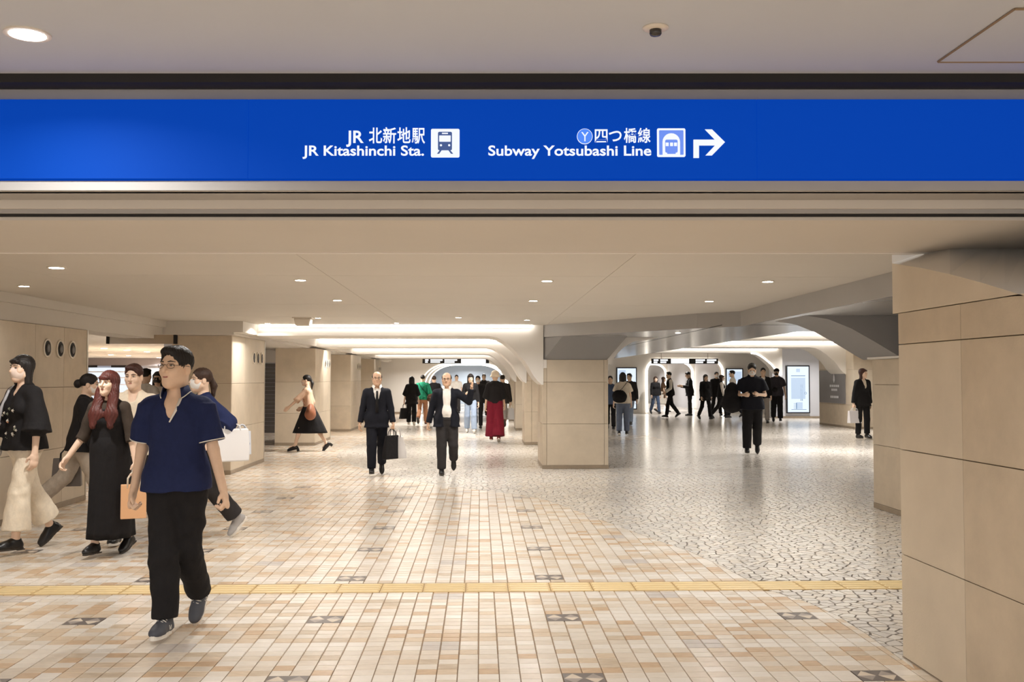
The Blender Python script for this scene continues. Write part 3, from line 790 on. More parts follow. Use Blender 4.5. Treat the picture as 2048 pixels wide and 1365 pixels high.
# ------------------------------------------------------------------ blue sign band
ysign = 4.0
t = empty('sign_band', cam2w(0, ysign, 0)); t.rotation_euler = (0, 0, YAW)
tag(t, 'long blue illuminated direction sign band across the beam', 'sign')
M_blue = glow('sign_blue', (0.0005, 0.055, 0.47, 1), 0.78); M_blue.node_tree.nodes['Principled BSDF'].inputs['Roughness'].default_value = .75; M_blue.node_tree.nodes['Principled BSDF'].inputs['Base Color'].default_value = (0, .02, .12, 1); M_blue.node_tree.nodes['Principled BSDF'].inputs['Specular IOR Level'].default_value = .08
M_swt = glow('sign_white', (0.88, 0.92, 1.0, 1), 1.0)
M_sblue = glow('sign_symbol_blue', (0.16, 0.30, 0.95, 1), 0.9)
M_ring = glow('sign_ring_blue', (0.07, 0.24, 0.93, 1), 1.0)
M_train = glow('sign_train_grey', (0.06, 0.115, 0.32, 1), 0.8)
def sx(px): return (px - 1024) / FPX * ysign_d
def sz(py): return on_y(1024, py, 3.998).z
ysign_d = ysign / math.cos(PITCH) * (math.cos(PITCH))  # distance along the axis at the horizon
zt, zb = sz(203), sz(360)
for k, (a, c) in enumerate(((-900, 496), (496, 1514), (1514, 2900))):
    MB().box(sx(a) + .001, sx(c) - .001, -.03, .03, zb, zt).build('light_box', M_blue, t)
y_ = -.033
def kx(px, py):   # a point of the sign face from its place in the photograph
    d = ray(px, py); f = CR @ Vector((0, 0, -1)); f.z = 0; f.normalize(); r = Vector((f.y, -f.x, 0))
    tt = (ysign - .033) / d.dot(f); return d.dot(r) * tt, CAM_H + d.z * tt
def stext(s, px0, px1, base, cap, m=None, bold=.0):
    x0, z0 = kx(px0, base); x1, z1 = kx(px1, base); _, zc = kx(px1, base - cap)
    size = (zc - z0) / .73
    o = text_mesh('lettering', s, size, m or M_swt, t, (x1, y_, z0), bold * size, 'RIGHT', width=(x1 - x0))
    return o
stext('JR', 691, 726, 285.5, 25, bold=.018)
for k_, ch in enumerate('北新地駅'): stext(ch, 738 + k_ * 28.6, 764.5 + k_ * 28.6, 284, 25, bold=.013)
stext('JR Kitashinchi Sta.', 606, 849, 311, 20.5, bold=.018)
for k_, ch in enumerate('四つ橋線'): stext(ch, 1192 + k_ * 28, 1217.5 + k_ * 28, 283, 23, bold=.013)
stext('Subway Yotsubashi Line', 977, 1303, 311, 20.5, bold=.018)
def rrect(px0, px1, py0, py1, r, n=5):
    x0, z1 = kx(px0, py0); x1, z0 = kx(px1, py1); p = []
    for cx, cz, a0 in ((x1 - r, z0 + r, -90), (x1 - r, z1 - r, 0), (x0 + r, z1 - r, 90), (x0 + r, z0 + r, 180)):
        for i in range(n + 1):
            a = math.radians(a0 + 90 * i / n); p.append((cx + r * math.cos(a), cz + r * math.sin(a)))
    return p
def flat(name, pts, m, lv, par): return MB().prism(pts, -.033 - .0012 * lv, -.03).build(name, m, par)
tr = flat('train_symbol', rrect(862, 919, 258, 315, .006), M_swt, 1, t)
flat('train_front', rrect(876, 904, 264, 301, .006), M_train, 2, tr)
flat('train_window', rrect(878.5, 901.5, 271.5, 284, .002), M_swt, 3, tr)
flat('train_board', rrect(884, 896, 266, 268.5, .001), M_swt, 3, tr)
for c in (882, 898.5):
    x, z = kx(c, 291); flat('train_lamp', [(x + .0045 * math.cos(a), z + .0045 * math.sin(a)) for a in [i * math.pi / 6 for i in range(12)]], M_swt, 3, tr)
for s in ((880, 884, 874, 878.5), (896, 900, 902, 906.5)):
    a, za = kx(s[0], 300); b_, _ = kx(s[1], 300); c, zc = kx(s[2], 308); d_, _ = kx(s[3], 308)
    flat('rail', [(c, zc), (d_, zc), (b_, za), (a, za)], M_train, 2, tr)
sb = flat('subway_symbol', rrect(1314, 1371, 257, 314, .006), M_swt, 1, t)
flat('field', rrect(1318, 1367, 261, 310, .003), M_sblue, 2, sb)
x0, z0 = kx(1325, 312); x1, _ = kx(1360, 312); _, zt_ = kx(1342, 267); r = (x1 - x0) / 2
flat('tunnel', [(x0, z0), (x1, z0)] + [((x0 + x1) / 2 + r * math.cos(math.radians(a)), zt_ - r + r * math.sin(math.radians(a))) for a in range(0, 181, 15)], M_swt, 3, sb)
flat('carriage', rrect(1330, 1355, 280, 306, .006), M_sblue, 4, sb)
for c in (1331, 1339.7, 1347.6): flat('carriage_window', rrect(c, c + 6, 286, 293, .001), M_swt, 5, sb)
flat('carriage_bogie', rrect(1334, 1351, 304, 308.5, .001), M_sblue, 4, sb)
x, z = kx(1169.5, 273)
rg = flat('line_disc', [(x + .0315 * math.cos(a), z + .0315 * math.sin(a)) for a in [i * math.pi / 16 for i in range(32)]], M_swt, 1, t)
flat('line_disc_fill', [(x + .0295 * math.cos(a), z + .0295 * math.sin(a)) for a in [i * math.pi / 16 for i in range(32)]], M_ring, 2, rg)
o = stext('Y', 1162.5, 1177, 283, 19.5); o.location.y -= .003; o.parent = rg
ar = [kx(*p) for p in ((1387, 316), (1398, 316), (1398, 291), (1430, 291), (1411, 311), (1424, 311), (1450, 284.5), (1424, 259), (1410, 259), (1430, 279.5), (1387, 279.5))]
b = MB()
def quad(ids): b.prism([ar[i] for i in ids], -.034, -.03)
quad((0, 1, 2, 10)); quad((2, 3, 9, 10)); quad((4, 5, 6, 3)); quad((3, 6, 9)); quad((6, 7, 8, 9))
b.build('turn_arrow', M_swt, t)

# ------------------------------------------------------------------ lamps
def downlight(label, p, r, w=None, group='ceiling downlights'):
    t = empty('downlight', p); tag(t, label, 'lamp', group)
    MB().lathe([(r * 1.3, 0), (r * 1.3, -.006), (r, -.006)], 20).build('trim_ring', M_trim, t)
    MB().lathe([(r, -.003), (r, -.0075)], 20).build('lens', M_lamp, t)
    l = bpy.data.lights.new('downlight_lamp', 'AREA'); l.shape = 'DISK'; l.size = r * 2; l.energy = w or DOWN_W; l.color = (1.0, .985, .965) if (p[0] > 4.6 or p[0] < -6) else (1.0, .972, .93); l.spread = math.radians(150)
    lo = bpy.data.objects.new('downlight_lamp', l); COL.objects.link(lo); lo.parent = t; lo.location = (0, 0, -.012)
    return t
downlight('large round downlight in the near pale ceiling', on_floor(55, 67, H1), .06)
downlight('downlight above the shoppers, larger of the two above the vented column', on_floor(113, 535, H2), .055)
downlight('small downlight at the picture edge above the left shoppers', on_floor(48, 572, H2), .045, 7)
for (px, py, s) in ((535, 647, 'nearest the vented columns'), (636, 636, 'beside the square ceiling box'), (793, 646, 'above the man in dark suit'), (917, 635, 'above the balding man'),
                 (1054, 640, 'near the broad column')):
    downlight('small downlight before the first rib, ' + s, on_floor(px, py, H2), .036)
downlight('small downlight in the glossy soffit, nearer the column', on_floor(1290, 677.5, 2.169), .036, 12)
downlight('small downlight in the glossy soffit, farther from the column', on_floor(1356, 665.5, 2.169), .036, 12)
downlight('tiny downlight between first and second rib', on_floor(866, 682, H2), .036)
downlight('tiny downlight between first and second rib, column side', on_floor(948, 684, H2), .036)
downlight('tiny downlight between first and second rib, vent side', on_floor(689, 683, H2), .036)
# added hall downlights at regular spacing, out of sight, for their light
k = 0
for y in (6.8, 8.9, 11.2):
    for x in (-1.6, .6, 2.6):
        k += 1; downlight('added downlight in the hall ceiling, %s row from the sign, %s' % ({6.8: 'first', 8.9: 'second', 11.2: 'third'}[y], {-1.6: 'nearest the vented columns', .6: 'in the middle', 2.6: 'nearest the pillar'}[x]), (x, y, H2), .045, 15, group='added hall downlights')
for y in (-4, -1, 2.2):  # unseen rows above and behind the viewer, added to light the hall
    for x in (-3.2, -1, 1.2, 3.4):
        k += 1; downlight('added unseen downlight in the near ceiling, %s row before the sign, %s' % ({2.2: 'first', -1: 'second', -4: 'third'}[y], {-3.2: 'outermost on the shop side', -1: 'inner on the shop side', 1.2: 'inner on the pillar side', 3.4: 'outermost on the pillar side'}[x]), (x, y, H1), .06, group='added near ceiling downlights')
for y in (19.8, 25.6, 31.8, 39.5):
    for x in (-2.6, .2): k += 1; downlight('downlight of the main passage behind the %s rib, %s' % ({19.8: 'first', 25.6: 'second', 31.8: 'third', 39.5: 'fourth'}[y], 'vent side' if x < 0 else 'column side'), (x, y + .6, H2), .036, 62, group='main passage downlights')
for y in (15.5, 19.8, 25.2, 30.5, 36, 40):
    k += 1; downlight('downlight in the side passage ceiling, %s from the hall' % {15.5: 'first', 19.8: 'second', 25.2: 'third', 30.5: 'fourth', 36: 'fifth', 40: 'sixth'}[y], (7.8, y, H3 if y > 14.5 else 2.169), 0.036, 60, group='side passage downlights')
for y in (46, 51, 56.5, 66):
    for x in (-.6, 8.7): k += 1; downlight('downlight inside the %s end passage, %s from the arch' % ('main' if x < 0 else 'side', {46: 'first', 51: 'second', 56.5: 'third', 66: 'fourth'}[y]), (x, y, H2), .036, 75, group='end passage downlights')
for px, py, s in ((208, 697, 'near row beside the first column'), (254, 700.5, 'near row middle'), (294, 704, 'near row beside the polo man'), (222, 710, 'second row beside the first column'), (257, 712, 'second row middle'), (196, 717, 'last row beside the first column'), (318, 716, 'last row behind the polo man')):
    k += 1; downlight('shop hall ceiling light, ' + s, on_floor(px, py, H2), .09, 110, group='shop hall lights')
for y in (16, 22, 30): k += 1; downlight('shop hall ceiling light over the side floor, %s' % {16: 'nearest', 22: 'second', 30: 'farthest'}[y], (-9, y, H2), .06, 95, group='shop hall lights')
downlight('downlight above the tall advertising screen', (11.9, 35.4, H3 - .001), .036, 70)
downlight('added downlight brightening the grey notice pier', (9.9, 27.6, H3 - .001), .036, 60)  # extra lamp added to brighten the dark pier face and notice
downlight('downlight beside the woman in black suit', (7.0, 20.5, H3 - .001), .036, 60)
# ceiling box, dome camera, smoke detector
p = on_floor(607, 636, H2)
t = empty('ceiling_box', p); tag(t, 'white square projector box hanging from the ceiling', 'ceiling box')
add_bevel(MB().add([(-.1, -.1, -.12), (.1, -.1, -.12), (.1, .1, -.12), (-.1, .1, -.12), (-.12, -.12, -.015), (.12, -.12, -.015), (.12, .12, -.015), (-.12, .12, -.015)], BOXF).build('box_body', M_trim, t), .01)
MB().box(-.14, .14, -.14, .14, -.015, 0).build('mount_plate', M_trim, t)
p = on_floor(1311, 55, H1)
t = empty('dome_camera', p); tag(t, 'small dark dome camera on the near ceiling', 'camera')
MB().lathe([(.045, 0), (.045, -.004), (.034, -.009)], 24).build('base_ring', M_trim, t, True)
MB().lathe([(.021, -.008), (.021, -.022), (.017, -.028), (.006, -.031)], 18).build('camera_dome', mat('smoked_plastic', rgb(60, 56, 52), .15), t, True)
p = on_floor(732, 683, H2)
t = empty('dome_camera', p); tag(t, 'tiny dark dome under the passage ceiling behind the first rib', 'camera')
MB().lathe([(.05, 0), (.05, -.03), (.03, -.06), (.01, -.07)], 18).build('camera_dome', M_dark, t, True)
# ------------------------------------------------------------------ people: smooth solids from rounded cones, meshed with surface nets
class Sdf:
    def __init__(s, h): s.h = h; s.pr = []
    def cone(s, a, b, ra, rb, k=.025, n=None, sq=1.0, cap=False, sub=False):
        s.pr.append(('c', np.array(a, float), np.array(b, float), ra, rb, k, None if n is None else np.array(n, float), sq, cap, sub)); return s
    def ell(s, c, r, R=None, k=.025, sub=False):
        s.pr.append(('e', np.array(c, float), np.array(r, float), R, k, sub)); return s
    def cut(s, p, n, rad=None):
        s.pr.append(('p', np.array(p, float), np.array(n, float), rad)); return s
    def bounds(s):
        lo = np.full(3, 1e9); hi = -lo
        for q in s.pr:
            if q[0] == 'c' and not q[9]:
                r = max(q[3], q[4]); lo = np.minimum(lo, np.minimum(q[1], q[2]) - r); hi = np.maximum(hi, np.maximum(q[1], q[2]) + r)
            if q[0] == 'e' and not q[5]:
                r = max(q[2]); lo = np.minimum(lo, q[1] - r); hi = np.maximum(hi, q[1] + r)
        return lo - 3 * s.h, hi + 3 * s.h
    def mesh(s):
        h = s.h; lo, hi = s.bounds()
        N = np.ceil((hi - lo) / h).astype(int) + 1
        F = np.full(N, 1e3, np.float32)
        ax = [lo[i] + h * np.arange(N[i]) for i in range(3)]
        def block(c0, c1):
            i0 = np.maximum(0, np.floor((c0 - lo) / h).astype(int)); i1 = np.minimum(N, np.ceil((c1 - lo) / h).astype(int) + 1)
            if np.any(i1 <= i0): return None
            sl = tuple(slice(i0[i], i1[i]) for i in range(3))
            X = ax[0][sl[0]][:, None, None]; Y = ax[1][sl[1]][None, :, None]; Z = ax[2][sl[2]][None, None, :]
            return sl, X, Y, Z
        for q in s.pr:
            if q[0] == 'c':
                _, a, b, ra, rb, k, n, sq, cap, sub = q
                m = max(ra, rb) + k + 2.5 * h
                B = block(np.minimum(a, b) - m, np.maximum(a, b) + m)
                if B is None: continue
                sl, X, Y, Z = B
                d = b - a; L = np.sqrt(d @ d) + 1e-9
                px, py, pz = X - a[0], Y - a[1], Z - a[2]
                t = (px * d[0] + py * d[1] + pz * d[2]) / (L * L); tc = np.clip(t, 0, 1)
                tt = t if cap else tc
                vx, vy, vz = px - tt * d[0], py - tt * d[1], pz - tt * d[2]
                if n is not None and sq != 1.0:
                    w = (vx * n[0] + vy * n[1] + vz * n[2]) * (1 / sq - 1)
                    vx, vy, vz = vx + w * n[0], vy + w * n[1], vz + w * n[2]
                D = (np.sqrt(vx * vx + vy * vy + vz * vz) - (ra + (rb - ra) * tc)) * min(1, sq)
                if cap: D = np.maximum(D, np.maximum(-t * L, (t - 1) * L))
            elif q[0] == 'e':
                _, c, r, R, k, sub = q
                m = max(r) + k + 2.5 * h
                B = block(c - m, c + m)
                if B is None: continue
                sl, X, Y, Z = B
                px, py, pz = X - c[0], Y - c[1], Z - c[2]
                if R is not None:
                    px, py, pz = (R[0][0] * px + R[1][0] * py + R[2][0] * pz, R[0][1] * px + R[1][1] * py + R[2][1] * pz, R[0][2] * px + R[1][2] * py + R[2][2] * pz)
                k0 = np.sqrt((px / r[0]) ** 2 + (py / r[1]) ** 2 + (pz / r[2]) ** 2)
                k1 = np.sqrt((px / r[0] ** 2) ** 2 + (py / r[1] ** 2) ** 2 + (pz / r[2] ** 2) ** 2) + 1e-9
                D = k0 * (k0 - 1) / k1
            else:
                _, p, n, rad = q
                if rad is None: sl = (slice(None),) * 3; X, Y, Z = ax[0][:, None, None], ax[1][None, :, None], ax[2][None, None, :]
                else:
                    B = block(p - rad, p + rad)
                    if B is None: continue
                    sl, X, Y, Z = B
                D = (X - p[0]) * n[0] + (Y - p[1]) * n[1] + (Z - p[2]) * n[2]
                F[sl] = np.maximum(F[sl], D); continue
            A = F[sl]
            if sub:
                A2 = -A; hh = np.clip(.5 + .5 * (D - A2) / k, 0, 1); F[sl] = -(D * (1 - hh) + A2 * hh - k * hh * (1 - hh))
            else:
                hh = np.clip(.5 + .5 * (D - A) / k, 0, 1); F[sl] = D * (1 - hh) + A * hh - k * hh * (1 - hh)
        F[0] = F[-1] = 1e3; F[:, 0] = F[:, -1] = 1e3; F[:, :, 0] = F[:, :, -1] = 1e3
        return nets(F, lo, h)
CORN = [(i, j, k) for i in (0, 1) for j in (0, 1) for k in (0, 1)]
EDG = [(a, b) for a in CORN for b in CORN if a < b and sum(abs(x - y) for x, y in zip(a, b)) == 1]
def nets(F, lo, h):
    S = F < 0
    nx, ny, nz = F.shape
    C = np.zeros((nx - 1, ny - 1, nz - 1), np.int8)
    for i, j, k in CORN: C += S[i:nx - 1 + i, j:ny - 1 + j, k:nz - 1 + k]
    I = np.argwhere((C > 0) & (C < 8))
    if len(I) == 0: return np.zeros((0, 3)), np.zeros((0, 4), int)
    idx = np.full(C.shape, -1, np.int32); idx[I[:, 0], I[:, 1], I[:, 2]] = np.arange(len(I))
    acc = np.zeros((len(I), 3)); cnt = np.zeros(len(I))
    for a, b in EDG:
        fa = F[I[:, 0] + a[0], I[:, 1] + a[1], I[:, 2] + a[2]]; fb = F[I[:, 0] + b[0], I[:, 1] + b[1], I[:, 2] + b[2]]
        mk = (fa < 0) != (fb < 0)
        t = np.where(mk, fa / np.where(mk, fa - fb, 1), 0)
        t = np.clip(t, 0.02, 0.98)
        P = np.array(a) + t[:, None] * (np.array(b) - np.array(a))
        acc += P * mk[:, None]; cnt += mk
    V = lo + h * (I + acc / cnt[:, None])
    Q = []
    for d in range(3):
        e = [0, 0, 0]; e[d] = 1
        A = S[:nx - e[0], :ny - e[1], :nz - e[2]]; B = S[e[0]:, e[1]:, e[2]:]
        K = np.argwhere(A != B)
        u, v = [(1, 2), (2, 0), (0, 1)][d]
        ok = (K[:, u] > 0) & (K[:, v] > 0); K = K[ok]
        ins = A[K[:, 0], K[:, 1], K[:, 2]]
        def cell(du, dv):
            M = K.copy(); M[:, u] -= du; M[:, v] -= dv
            return idx[M[:, 0], M[:, 1], M[:, 2]]
        q = np.stack([cell(1, 1), cell(0, 1), cell(0, 0), cell(1, 0)], 1)
        q[~ins] = q[~ins][:, ::-1]
        Q.append(q)
    return V, np.concatenate(Q)
def np_mesh(name, V, Q, m):
    me = bpy.data.meshes.new(name)
    me.vertices.add(len(V)); me.vertices.foreach_set('co', np.ascontiguousarray(V, dtype=np.float32).ravel())
    me.loops.add(Q.size); me.loops.foreach_set('vertex_index', np.ascontiguousarray(Q, dtype=np.int32).ravel())
    me.polygons.add(len(Q)); me.polygons.foreach_set('loop_start', np.arange(0, Q.size, 4, dtype=np.int32))
    me.polygons.foreach_set('use_smooth', np.ones(len(Q), bool))
    if m: me.materials.append(m)
    me.update(calc_edges=True)
    return me
def vnormals(V, Q):
    n = np.cross(V[Q[:, 2]] - V[Q[:, 0]], V[Q[:, 3]] - V[Q[:, 1]])
    N = np.zeros_like(V)
    for i in range(4): np.add.at(N, Q[:, i], n)
    return N / (np.linalg.norm(N, axis=1)[:, None] + 1e-12)
def wrinkle(V, Q, amp, seed=0.0):
    if amp <= 0: return V
    N = vnormals(V, Q); x, y, z = V.T
    w = (.6 * np.sin(11 * z + 13 * x * np.sign(x + .001) + 4 * np.sin(5 * x + seed)) + np.sin(31 * z + 7 * np.sin(8 * x + 3 + seed) + 5 * np.sin(9 * y + seed)) * .5 + np.sin(19 * x + 23 * z + 6 * np.sin(7 * z + seed) + 11 * y) * .35 +
         np.sin(47 * z - 21 * x + 5 * np.sin(13 * y + 2 * seed)) * .25)
    env = .45 + .55 * np.sin(5.1 * z + 3.3 * x + seed) ** 2
    return V + N * (amp * w * env)[:, None]

def rx(a): c, s = math.cos(a), math.sin(a); return np.array([[1, 0, 0], [0, c, -s], [0, s, c]])
def ry(a): c, s = math.cos(a), math.sin(a); return np.array([[c, 0, s], [0, 1, 0], [-s, 0, c]])
def rz_(a): c, s = math.cos(a), math.sin(a); return np.array([[c, -s, 0], [s, c, 0], [0, 0, 1]])
def D(a): return math.radians(a)
def limb_dir(side, a, b): a, b = D(a), D(b); return np.array([side * math.sin(b), math.sin(a) * math.cos(b), -math.cos(a) * math.cos(b)])
def unit(v): return v / (np.linalg.norm(v) + 1e-9)

def skin_mat(n, c): return mat('skin_' + n, c, .5, vary=.04, scale=20)
SK = {'a': skin_mat('fair', rgb(232, 199, 174)), 'b': skin_mat('tan', rgb(232, 198, 170)), 'c': skin_mat('warm', rgb(216, 176, 146))}
def cloth(n, c, rough=.85, vary=.07): return mat('cloth_' + n, c, rough, vary=vary, scale=30, bump=.55, bscale=13, spec=.25, stretch=(1, 1, .75))
def hairm(n, c): return mat('hair_' + n, c, .5, vary=.25, scale=40, bump=.25, bscale=220, stretch=(1, 1, .15), spec=.4)
K_black = cloth('black', rgb(30, 28, 29)); K_navy = cloth('navy', rgb(33, 42, 80)); K_dnavy = cloth('dark_navy', rgb(25, 26, 34)); K_char = cloth('charcoal', rgb(52, 49, 49))
K_white = cloth('white', rgb(236, 230, 222)); K_ivory = cloth('ivory', rgb(236, 222, 200)); K_grey = cloth('grey', rgb(150, 142, 134)); K_lgrey = cloth('light_grey', rgb(178, 166, 152))
K_sheer = cloth('sheer_brown', rgb(62, 52, 44)); K_jean = cloth('pale_denim', rgb(160, 176, 200)); K_jean2 = cloth('grey_denim', rgb(104, 114, 134)); K_tan = cloth('tan', rgb(168, 120, 88))
K_green = cloth('green', rgb(36, 140, 104)); K_maroon = cloth('maroon', rgb(118, 26, 44)); K_pink = cloth('dusty_rose', rgb(206, 172, 146)); K_cream = cloth('cream', rgb(222, 210, 192))
K_brown = cloth('brown', rgb(96, 72, 54)); K_blue = cloth('slate_blue', rgb(70, 84, 110)); K_tee = cloth('dark_tee', rgb(58, 56, 62))
L_black = mat('leather_black', rgb(26, 24, 24), .35); L_brown = mat('leather_brown', rgb(140, 86, 58), .45); L_sole = mat('sole_white', rgb(226, 220, 210), .5); L_soled = mat('sole_dark', rgb(60, 54, 48), .6)
L_sneak = mat('sneaker_grey', rgb(72, 74, 82), .6); L_red = mat('shoe_red', rgb(120, 50, 44), .5); L_white = mat('shoe_white', rgb(214, 206, 196), .5)
HB = hairm('black', rgb(30, 25, 23)); HBr = hairm('brown', rgb(62, 42, 32)); HR = hairm('auburn', rgb(80, 33, 25)); HG = hairm('grey_black', rgb(48, 44, 42)); HDR = hairm('dark_red_brown', rgb(66, 36, 28))
M_eye = mat('eye_white', rgb(228, 220, 212), .2); M_iris = mat('iris_dark', rgb(36, 24, 20), .15); M_lip = mat('lip', rgb(176, 104, 92), .4); M_lipr = mat('lip_red', rgb(160, 52, 48), .35)
M_mask = mat('mask_white', rgb(236, 232, 228), .7); M_maskb = mat('mask_black', rgb(30, 30, 32), .7); M_maskp = mat('mask_pink', rgb(230, 208, 194), .7)
M_wire = mat('spectacle_metal', rgb(70, 60, 52), .3, metal=.7)

# ---- shoes, made once and shared
def shoe_proto(kind):
    S = Sdf(.0065)
    zb = -.08
    up = {'sneaker': .045, 'leather': .02, 'heel': .0}[kind]
    S.cone((0, -.032, zb + .04), (0, .09, zb + .036), .038, .041, .02)
    S.ell((0, .125, zb + .034), (.043, .062, .034), None, .02)
    S.cone((0, -.022, zb + .03), (0, -.006, zb + .07 + up), .04, .043, .02, cap=True)
    S.cone((0, .03, zb + .07), (0, .10, zb + .045), .034, .03, .03)
    S.cut((0, 0, zb + .018), (0, 0, -1))
    V, Q = S.mesh()
    b = MB(); n = 28; out = []
    for i in range(n):
        a = 2 * math.pi * i / n; y = math.sin(a); x = math.cos(a)
        w = .044 + .006 * max(0, y) - .006 * (abs(y + .25) < .35)
        out.append((x * w * (1 - .12 * y * y), .055 + y * .132))
    h0, h1 = (zb, zb + .026) if kind == 'sneaker' else (zb + .004, zb + .02)
    b.slab(out, h0, h1)
    if kind == 'heel': b.box(-.025, .025, -.075, -.02, zb - .045, zb + .01)
    elif kind == 'leather': b.box(-.036, .036, -.07, .0, zb, zb + .008)
    me = bpy.data.meshes.new('sole'); me.from_pydata(b.v, [], b.f)
    return V, Q, me
SHOES = {k: shoe_proto(k) for k in ('sneaker', 'leather', 'heel')}
SHOE_ME = {}
def shoe_mesh(kind, m, sm):
    key = (kind, m.name, sm.name)
    if key not in SHOE_ME:
        V, Q, s = SHOES[kind]; s2 = s.copy(); s2.materials.append(sm)
        SHOE_ME[key] = (np_mesh('shoe', V, Q, m), s2)
    return SHOE_ME[key]

HEADP = {'eye', 'iris', 'eyebrow', 'lips', 'face_mask', 'ear_loop', 'glasses', 'hair', 'hat', 'eyelid'}
def person(label, px, py, top_py, head_to, sex='m', girth=1.0, lean=2, twist=0, la=(-5, 10, 8, 6), ra=(8, 10, 20, 6), ll=(18, 8, 2, 5), rl=(-12, -38, 2, -35),
           hyaw=0, hpitch=0, skin='b', hair=('short', None), top=None, over=None, bottom=None, shoes=('leather', None, None), res=None, face=None,
           mask=None, glasses=False, collar=None, lip=None, grip=(20, 20), tie=None, belt=None, cap=None, lid=None, tilt=0, hs=1.0, collar_open=150):
    loc = on_floor(px, py)
    dist = math.hypot(loc.x, loc.y)
    if res is None: res = min(.02, max(.0075, .0009 * dist))
    if face is None: face = dist < 17
    hgt = on_y(px, top_py, loc.y).z
    root = empty('person', loc, -D(head_to)); tag(root, label, 'person')
    K = hgt / 1.70
    fem = sex == 'f'
    # --- skeleton
    R = rz_(-D(twist)) @ rx(-D(lean)) @ ry(D(tilt))
    P = np.array([0, 0, .92])
    N = P + R @ np.array([0, 0, .50]); sw = .152 if fem else .172
    hipw = .082
    J = {}
    for s, nm, arm, leg in ((-1, 'l', la, ll), (1, 'r', ra, rl)):
        sh = P + R @ np.array([s * sw, 0, .438])
        d1 = R @ limb_dir(s, arm[0], arm[1]); d2 = R @ limb_dir(s, arm[2], arm[3])
        el = sh + d1 * .275; wr = el + d2 * .245
        hp = P + np.array([s * hipw, 0, -.02])
        t1 = limb_dir(s, leg[0], leg[2]); t2 = limb_dir(s, leg[1], leg[2] * .5)
        kn = hp + t1 * .415; an = kn + t2 * .405
        J[nm] = dict(s=s, sh=sh, el=el, wr=wr, d2=d2, hp=hp, kn=kn, an=an, t2=t2, fp=leg[3])
    zmin = 9
    for nm in 'lr':
        j = J[nm]; Fm = rx(D(j['fp']))
        for y in (-.07, .18): zmin = min(zmin, (j['an'] + Fm @ np.array([0, y, -.082]))[2])
    sh_z = np.array([0, 0, -zmin])
    def up(v): return v + sh_z
    P = up(P); N = up(N)
    for nm in 'lr':
        for q in ('sh', 'el', 'wr', 'hp', 'kn', 'an'): J[nm][q] = up(J[nm][q])
    fw = R @ np.array([0, 1., 0])
    Rh = rz_(-D(hyaw)) @ rx(D(hpitch))
    Hc = N + R @ np.array([0, .012, .05]) + Rh @ np.array([0, .012, .108])
    kz = 1.70 / (Hc[2] - .10 + .222 * hs)           # keep the stated height whatever the stride
    K = K * kz
    def T(v): return P + R @ np.array(v, float)
    def HD(v): return Hc + Rh @ np.array(v, float)
    hc0 = Hc - np.array([0, 0, .10])
    def HS(v): return hc0 + (np.asarray(v) - hc0) * hs
    g = girth * (.92 if fem else 1.0)
    def torso(S, o=0.0, hem=-.02, flare=0.0, k=.04):
        S.cone(T((0, 0, .22)), T((0, .005, .36)), .128 * g + o, .147 * g + o, k, fw, .70)
        S.cone(T((0, 0, .05)), T((0, 0, .24)), (.158 if fem else .145) * g + o, .126 * g + o, k, fw, .74)
        for s in (-1, 1): S.cone(T((s * .03, -.008, .458)), T((s * (sw - .02), 0, .422)), .05 + o * .7, .045 + o * .7, k * .8, fw, .95)
        S.cone(T((0, -.005, .40)), T((0, -.01, .485)), .11 + o * .6, .06 + o * .4, k, fw, .75)
        if girth > 1.03: S.ell(T((0, .05 * girth, .12)), (.12 * g + o, .09 * g + o, .12), None, k)
        if fem:
            for s in (-1, 1): S.ell(T((s * .068, .085, .315)), (.058 + o * .6, .05 + o * .6, .058 + o * .6), None, .035)
        if hem < -.03:
            S.cone(T((0, 0, hem - .05)), T((0, 0, .06)), (.16 if fem else .15) * g + o + flare, (.158 if fem else .146) * g + o, k, fw, .78)
            S.cone(T((-.078, .005, hem - .03)), T((.078, .005, hem - .03)), .118 * g + o + flare * .6, .118 * g + o + flare * .6, k)
            S.cone(T((-.078, .0, .0)), T((.078, .0, .0)), .108 * g + o, .108 * g + o, k)
    # --- body
    S = Sdf(max(res, .009)); torso(S)
    S.cone(T((-.07, 0, -.02)), T((.07, 0, -.02)), .098, .098, .04)
    S.cone(T((0, -.01, .44)), HD((0, -.02, -.06)), .056, .05 if fem else .055, .025)
    for nm in 'lr':
        j = J[nm]
        S.cone(j['sh'], j['el'], .038 * g, .034, .015); S.cone(j['el'], j['wr'], .036, .025, .012)
        S.cone(j['hp'], j['kn'], .078 * g, .05, .03); S.cone(j['kn'], j['an'], .05, .034, .015)
        cf = j['kn'] + (j['an'] - j['kn']) * .32; S.cone(cf - j['t2'] * .05 + np.array([0, -.012, 0]), cf + j['t2'] * .05 + np.array([0, -.012, 0]), .044, .04, .02)
        S.cone(j['an'], j['an'] + rx(D(j['fp'])) @ np.array([0, .11, -.045]), .032, .026, .02)
    V, Q = S.mesh()
    # head, finer
    S = Sdf(max(.0042, min(.012, res * .55)))
    S.ell(HD((0, -.014, .032)), (.073, .092, .083), Rh)
    S.ell(HD((0, .022, -.042)), (.058, .066, .074), Rh, .03)
    S.ell(HD((0, .062, -.092)), (.026, .024, .02), Rh, .025)
    S.cone(HD((-.05, .005, -.06)), HD((0, .055, -.092)), .022, .02, .03); S.cone(HD((.05, .005, -.06)), HD((0, .055, -.092)), .022, .02, .03)
